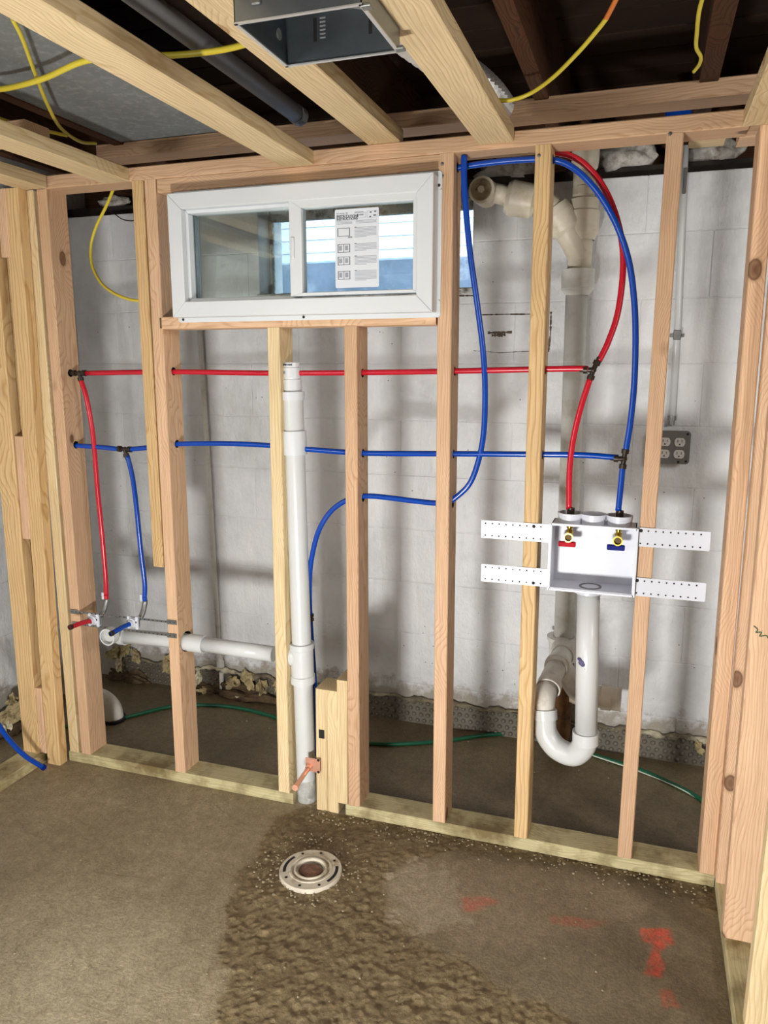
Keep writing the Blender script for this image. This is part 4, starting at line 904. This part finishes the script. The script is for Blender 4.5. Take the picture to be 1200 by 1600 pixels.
# green ground wire on the slab
gp = [(-.85,.10),(-.66,.18)]+[tuple(atz(px,py,.006)[:2]) for px,py in [(165,1129),(205,1119),(268,1104),(320,1102),(370,1106),(430,1121),(500,1150),(575,1162),(640,1162),(700,1157),(760,1149),(805,1147),(860,1155),(925,1179),(1000,1203),(1060,1230),(1096,1250),(1130,1280)]]
gw = [V((x,y_,.007)) for x,y_ in gp]
tag(MB().tube(spline(gw,6), .0075, 10).build('ground_cable', GREEN), 'green cable lying along the floor behind the stud wall', 'cable')
g2 = [V((p.x+.004,p.y-.010,.004+(.004 if i%2 else 0))) for i,p in enumerate(gw[14:])]
tag(MB().tube(spline(g2,6), .0026, 8).build('bare_wire', WIREW), 'pale bare wire lying beside the green cable at right', 'cable')

# ------------------------------------------------------------------ TOILET FLANGE
fc_ = V(((atz(438,1357,.012).x+atz(534,1357,.012).x)/2, -.288, 0))
tf = thing('closet_flange', fc_, 'round cream toilet flange set in the rough concrete floor', 'flange'); R_ = .0855
MB().lathe(fc_,(0,0,1),[(0,R_+.001),(.010,R_+.001),(.0125,R_-.001),(.0125,.060),(.0145,.0585),(.0145,.054),(.011,.053),(.009,.050),(.009,.047),(.010,.0465)],56).build('ring', FLEAD, tf)
MB().lathe(fc_,(0,0,1),[(.010,.0465),(.016,.0455),(.017,.043),(.016,.040),(.002,.038),(.002,0)],48).build('inner_rim', FLEAD, tf)
MB().lathe(fc_,(0,0,1),[(.003,.0385),(.0095,.0378),(.010,.035)],40).build('pipe_edge', FLEAD, tf)
mb = MB(); mb.b.free(); mb.b = rock(9,.030,(1.05,.95,.22),3,.25); o = mb.build('knockout_plug', PLUG, tf); o.location = (0,0,.007)
o.matrix_parent_inverse = Matrix.Identity(4)
sl = MB()
for a0_, a1_ in ((-28,28),(152,208)):
    A = [math.radians(a0_+ (a1_-a0_)*k/12) for k in range(13)]
    for k in range(12):
        P4 = [(fc_.x+r*math.cos(a), fc_.y+r*math.sin(a)) for r,a in ((.068,A[k]),(.0765,A[k]),(.0765,A[k+1]),(.068,A[k+1]))]
        f = [sl.b.verts.new((x,y_,.0128)) for x,y_ in P4]; sl.b.faces.new(f)
sl.build('bolt_slot', HOLE, tf, normals=False)
for a in (48,90,132,228,270,312):
    ar = math.radians(a); MB().lathe((fc_.x+.0725*math.cos(ar),fc_.y+.0725*math.sin(ar),.0124),(0,0,1),[(0,.0042),(.0006,.0042),(.0007,0)],10).build('screw_hole', HOLE, tf)

# ------------------------------------------------------------------ OVERHEAD THINGS
# grey ceiling panel between the old joists
zpn = 2.052
GP = plain('grey_panel', (118,122,122), .75, nscale=10, namp=.10, dirt=(140,144,142), dscale=38)
tag(MB().box((-.165,-1.6,zpn),(.30,.13,zpn+.012),.001).build('ceiling_sheet', GP), 'flat grey board fixed overhead at the upper left', 'panel')
gpp = [atz(467,181,2.03), atz(224,0,2.03)]; dgp = (gpp[1]-gpp[0]).normalized()
gp_ = tag(MB().tube([gpp[0], gpp[0]+dgp*1.4], .0225, 24).build('grey_pipe', GREYPIPE), 'grey plastic pipe running overhead beside the flat joist', 'pipe')
MB().lathe(gpp[0]-dgp*.012, dgp, [(0,0),(0,.022),(.004,.0245),(.034,.0245),(.034,.0225)],24).build('pipe_cap', GREYPIPE, gp_)
# metal fan housing
zf = 1.88; A_, B_, C_, D_ = [atz(*q_,zf) for q_ in ((369,40),(450,106),(623,79),(562,2))]
x0_, x1_ = (A_.x+B_.x)/2, (C_.x+D_.x)/2; y0_, y1_ = (A_.y+D_.y)/2, (B_.y+C_.y)/2; zt_ = 2.045
fh = thing('fan_housing', ((x0_+x1_)/2,(y0_+y1_)/2,zf), 'open galvanised metal exhaust fan housing hanging between two ceiling joists', 'fan housing')
t_ = .0015; mb = MB()
mb.box((x0_,y0_,zf),(x1_,y0_+t_,zt_)).box((x0_,y1_-t_,zf),(x1_,y1_,zt_)).box((x0_,y0_,zf),(x0_+t_,y1_,zt_)).box((x1_-t_,y0_,zf),(x1_,y1_,zt_)).box((x0_,y0_,zt_-t_),(x1_,y1_,zt_))
mb.build('housing_shell', SHEET, fh)
mb = MB(); f_ = .005
mb.box((x0_-.001,y0_-.001,zf-.001),(x1_+.001,y0_+f_,zf+.001)).box((x0_-.001,y1_-f_,zf-.001),(x1_+.001,y1_+.001,zf+.001)).box((x0_-.001,y0_,zf-.001),(x0_+f_,y1_,zf+.001)).box((x1_-f_,y0_,zf-.001),(x1_+.001,y1_,zf+.001))
mb.build('folded_rim', DUCTM, fh)
for (x,z) in ((x0_+.055,zf+.05),(x1_-.05,zf+.05)): MB().box((x-.003,y1_-.0022,z-.018),(x+.003,y1_-.0014,z+.018)).build('slot', HOLE, fh)
for k in range(6):
    MB().box((x0_+.064,y1_-.0024,zf+.036+k*.006),(x0_+.074,y1_-.0014,zf+.038+k*.006)).build('louvre_mark', DUCTM, fh)
MB().lathe((x0_+.0016,y1_-.03,zf+.04),(1,0,0),[(0,.009),(.001,.009),(.0012,0)],16).build('knockout', DUCTM, fh)
MB().box((x0_+.03,y0_+.02,zt_-.05),(x1_-.02,y1_-.07,zt_-.003),.006,seg=2).build('fan_motor_plate', DUCTM, fh)
MB().tube(spline([(x0_+.03,y0_+.03,zf+.12),(x0_+.08,y0_+.05,zf+.085),(x0_+.13,y0_+.05,zf+.09),(x0_+.17,y0_+.03,zf+.13)],6), .004, 10).build('black_wire', BLACK, fh)
MB().tube([(x0_+.004,y0_+.06,zf+.12),(x0_+.03,y1_-.02,zf+.08)], .002, 8).build('black_wire', BLACK, fh)
for q_ in ((x0_+.03,y0_-.003),): MB().box((q_[0],y0_-.004,zf+.02),(q_[0]+.016,y0_,zf+.09),.002).build('mounting_tab', STEEL, fh)
for (x,y_) in ((x1_-.004,y0_+.012),(x1_-.004,y1_-.01)): MB().box((x,y_-.008,zf-.002),(x+.016,y_+.008,zf+.003),.001).build('mounting_ear', STEEL, fh)
# corrugated flexible duct
dc = spline([(.93,y1_-.004,1.965),(.935,-.60,1.985),(.945,-.48,1.996),(.965,-.36,2.0),(.99,-.26,2.0),(1.012,-.17,2.0),(1.026,-.08,2.0),(1.032,.01,2.0)],8)
dk = MB(); dk.tube(dc, [.034+.005*(1 if i%2 else -1) for i in range(len(dc))], 24)
for f in dk.b.faces: f.smooth = False
tag(dk.build('flexible_duct', DUCTM), 'shiny corrugated aluminium duct leaving the fan housing over the joist', 'duct')
# cables
def cable(pts, lb, mat=YEL, r=.0046, flat=1.0, name='cable'):
    P_ = [atz(px,py,z) for px,py,z in pts]; return tag(MB().tube(spline(P_,8), r, 10, flat=flat).build(name, mat), lb, 'cable')
cable([(-20,142,2.0),(20,136,2.0),(70,122,2.0),(130,96,2.0),(190,90,2.0),(246,87,2.0),(300,84,2.0),(360,75,2.0),(430,55,2.01)], 'thick yellow cable crossing under the grey board and over the grey pipe', r=.0062)
cable([(20,30,2.03),(35,60,2.02),(55,115,2.015),(75,165,2.01),(95,200,2.01),(125,221,2.02),(150,224,2.03)], 'thin yellow cable curving down across the grey panel', r=.0046)
cable([(-10,182,2.0),(30,195,2.0),(70,204,2.0),(105,212,2.0)], 'yellow and white cable at the left edge above the corner', r=.0044)
P_ = [aty(px,py,y_) for px,py,y_ in [(179,284,.10),(176,298,.11),(166,322,.14),(150,355,.16),(142,385,.17),(144,415,.16),(158,442,.13),(178,458,.10),(200,467,.07),(218,470,.05),(236,470,.05)]]
tag(MB().tube(spline(P_,8), .0048, 10).build('cable', YEL), 'yellow cable hanging in a loop in the left corner beside the window', 'cable')
P_ = [aty(px,py,y_) for px,py,y_ in [(160,325,.6),(176,332,.5),(190,342,.3),(205,345,.1),(215,343,.09)]]
tag(MB().tube(spline(P_,6), .0018, 8).build('black_wire', BLACK), 'thin black wire behind the looped yellow cable', 'cable')
P_ = [atz(px,py,z) for px,py,z in [(776,157,1.97),(800,156,1.97),(830,145,1.98),(865,120,1.99),(905,80,2.0),(935,45,2.01),(948,28,2.015)]]
y1c = tag(MB().tube(spline(P_,8), .0046, 10).build('cable', YEL), 'yellow cable with an orange end sweeping up over the joists at top right', 'cable')
P2 = [atz(px,py,z) for px,py,z in [(947,29,2.015),(955,14,2.02),(966,-8,2.025)]]
MB().tube(spline(P2,6), .0048, 10).build('orange_section', ORG, y1c)
cable([(1099,-8,2.05),(1092,20,2.05),(1089,50,2.05),(1088,74,2.05),(1095,88,2.05),(1093,100,2.05),(1084,112,2.05)], 'yellow cable hanging beside the brown joist at top right', r=.0042)

# bright nail heads at the stud tops, pieces of the studs
studs = sorted([o for o in COL.objects if o.name.split('.')[0] == 'stud'], key=lambda o: o.name)
for (px,py,key) in ((842,243,'just left of the washer'),(691,256,'right side of the new window'),(1047,209,'leaning stud'),(691,275,'right side of the new window')):
    o = [q for q in studs if key in q['label']][0]; MB().lathe(aty(px,py,-.0005),(0,-1,0),[(0,.0045),(.0012,.004),(.0016,0)],12).build('nail_head', STEEL, o)
# pencil scribble on the second right stud
o = [q for q in studs if 'green pencil' in q['label']][0]; yq = -.2388
P_ = [aty(px,py,yq) for px,py in [(1178,978),(1184,984),(1181,988),(1190,988),(1187,994),(1197,993),(1200,997)]]
MB().tube(spline(P_,4), .0012, 6).build('pencil_scribble', plain('green_pencil',(52,92,60),.8), o)
# cleats behind the top plate near the right corner
for (xa_,xb_,py,lb) in ((1076,1132,226,'short pale cleat hanging behind the top plate right of the leaning stud'),(1152,1192,224,'pinkish cleat behind the top plate in the right corner')):
    a_, b_ = aty(xa_,py,.14), aty(xb_,py,.14)
    tag(board('cleat', (a_.x,.135,a_.z+.019), (b_.x,.135,a_.z+.019), .089, .038, SPRUCE if xa_<1100 else FIR, xdir=(0,1,0)), lb, 'cleat')
# open seam lines and a broken patch in the painted wall left of the stack
cm = MB()
def seam(pts, wdt):
    P_ = [aty(px,py,W-.0012) for px,py in pts]
    for a_, b_ in zip(P_, P_[1:]):
        n_ = 10
        for k in range(n_):
            p_ = a_.lerp(b_, k/n_); q_ = a_.lerp(b_, (k+1)/n_); dd_ = (q_-p_).normalized(); up_ = V((-dd_.z,0,dd_.x))*wdt*rng.uniform(.4,1.2)
            f_ = [cm.b.verts.new(c_) for c_ in (p_-up_, q_-up_, q_+up_, p_+up_)]; cm.b.faces.new(f_)
seam([(750,492),(790,491),(828,491)], .0022); seam([(861,487),(860,520),(857,550)], .003); seam([(740,548),(780,551),(850,548)], .0012); seam([(712,462),(745,462)], .003); seam([(762,520),(800,519)], .004); seam([(768,524),(790,523)], .006)
tag(cm.build('wall_seam', plain('seam_dirt',(96,84,70),.9,nscale=40,namp=.5), normals=False), 'dark open seams of a patched block beside the window opening', 'crack', kind='stuff')

# pale dirty lath seen through the gap over the top plate
a_, b_ = aty(205,249,.40), aty(735,201,.40)
tag(board('lath', (a_.x,.40,(a_.z+b_.z)/2), (b_.x,.40,(a_.z+b_.z)/2), .05, .010, plain('dirty_plaster',(206,202,192),.8,nscale=30,namp=.3,dirt=(70,60,48),dscale=14), xdir=(0,1,0)), 'pale dirty lath seen through the gap between the two top members', 'lath')
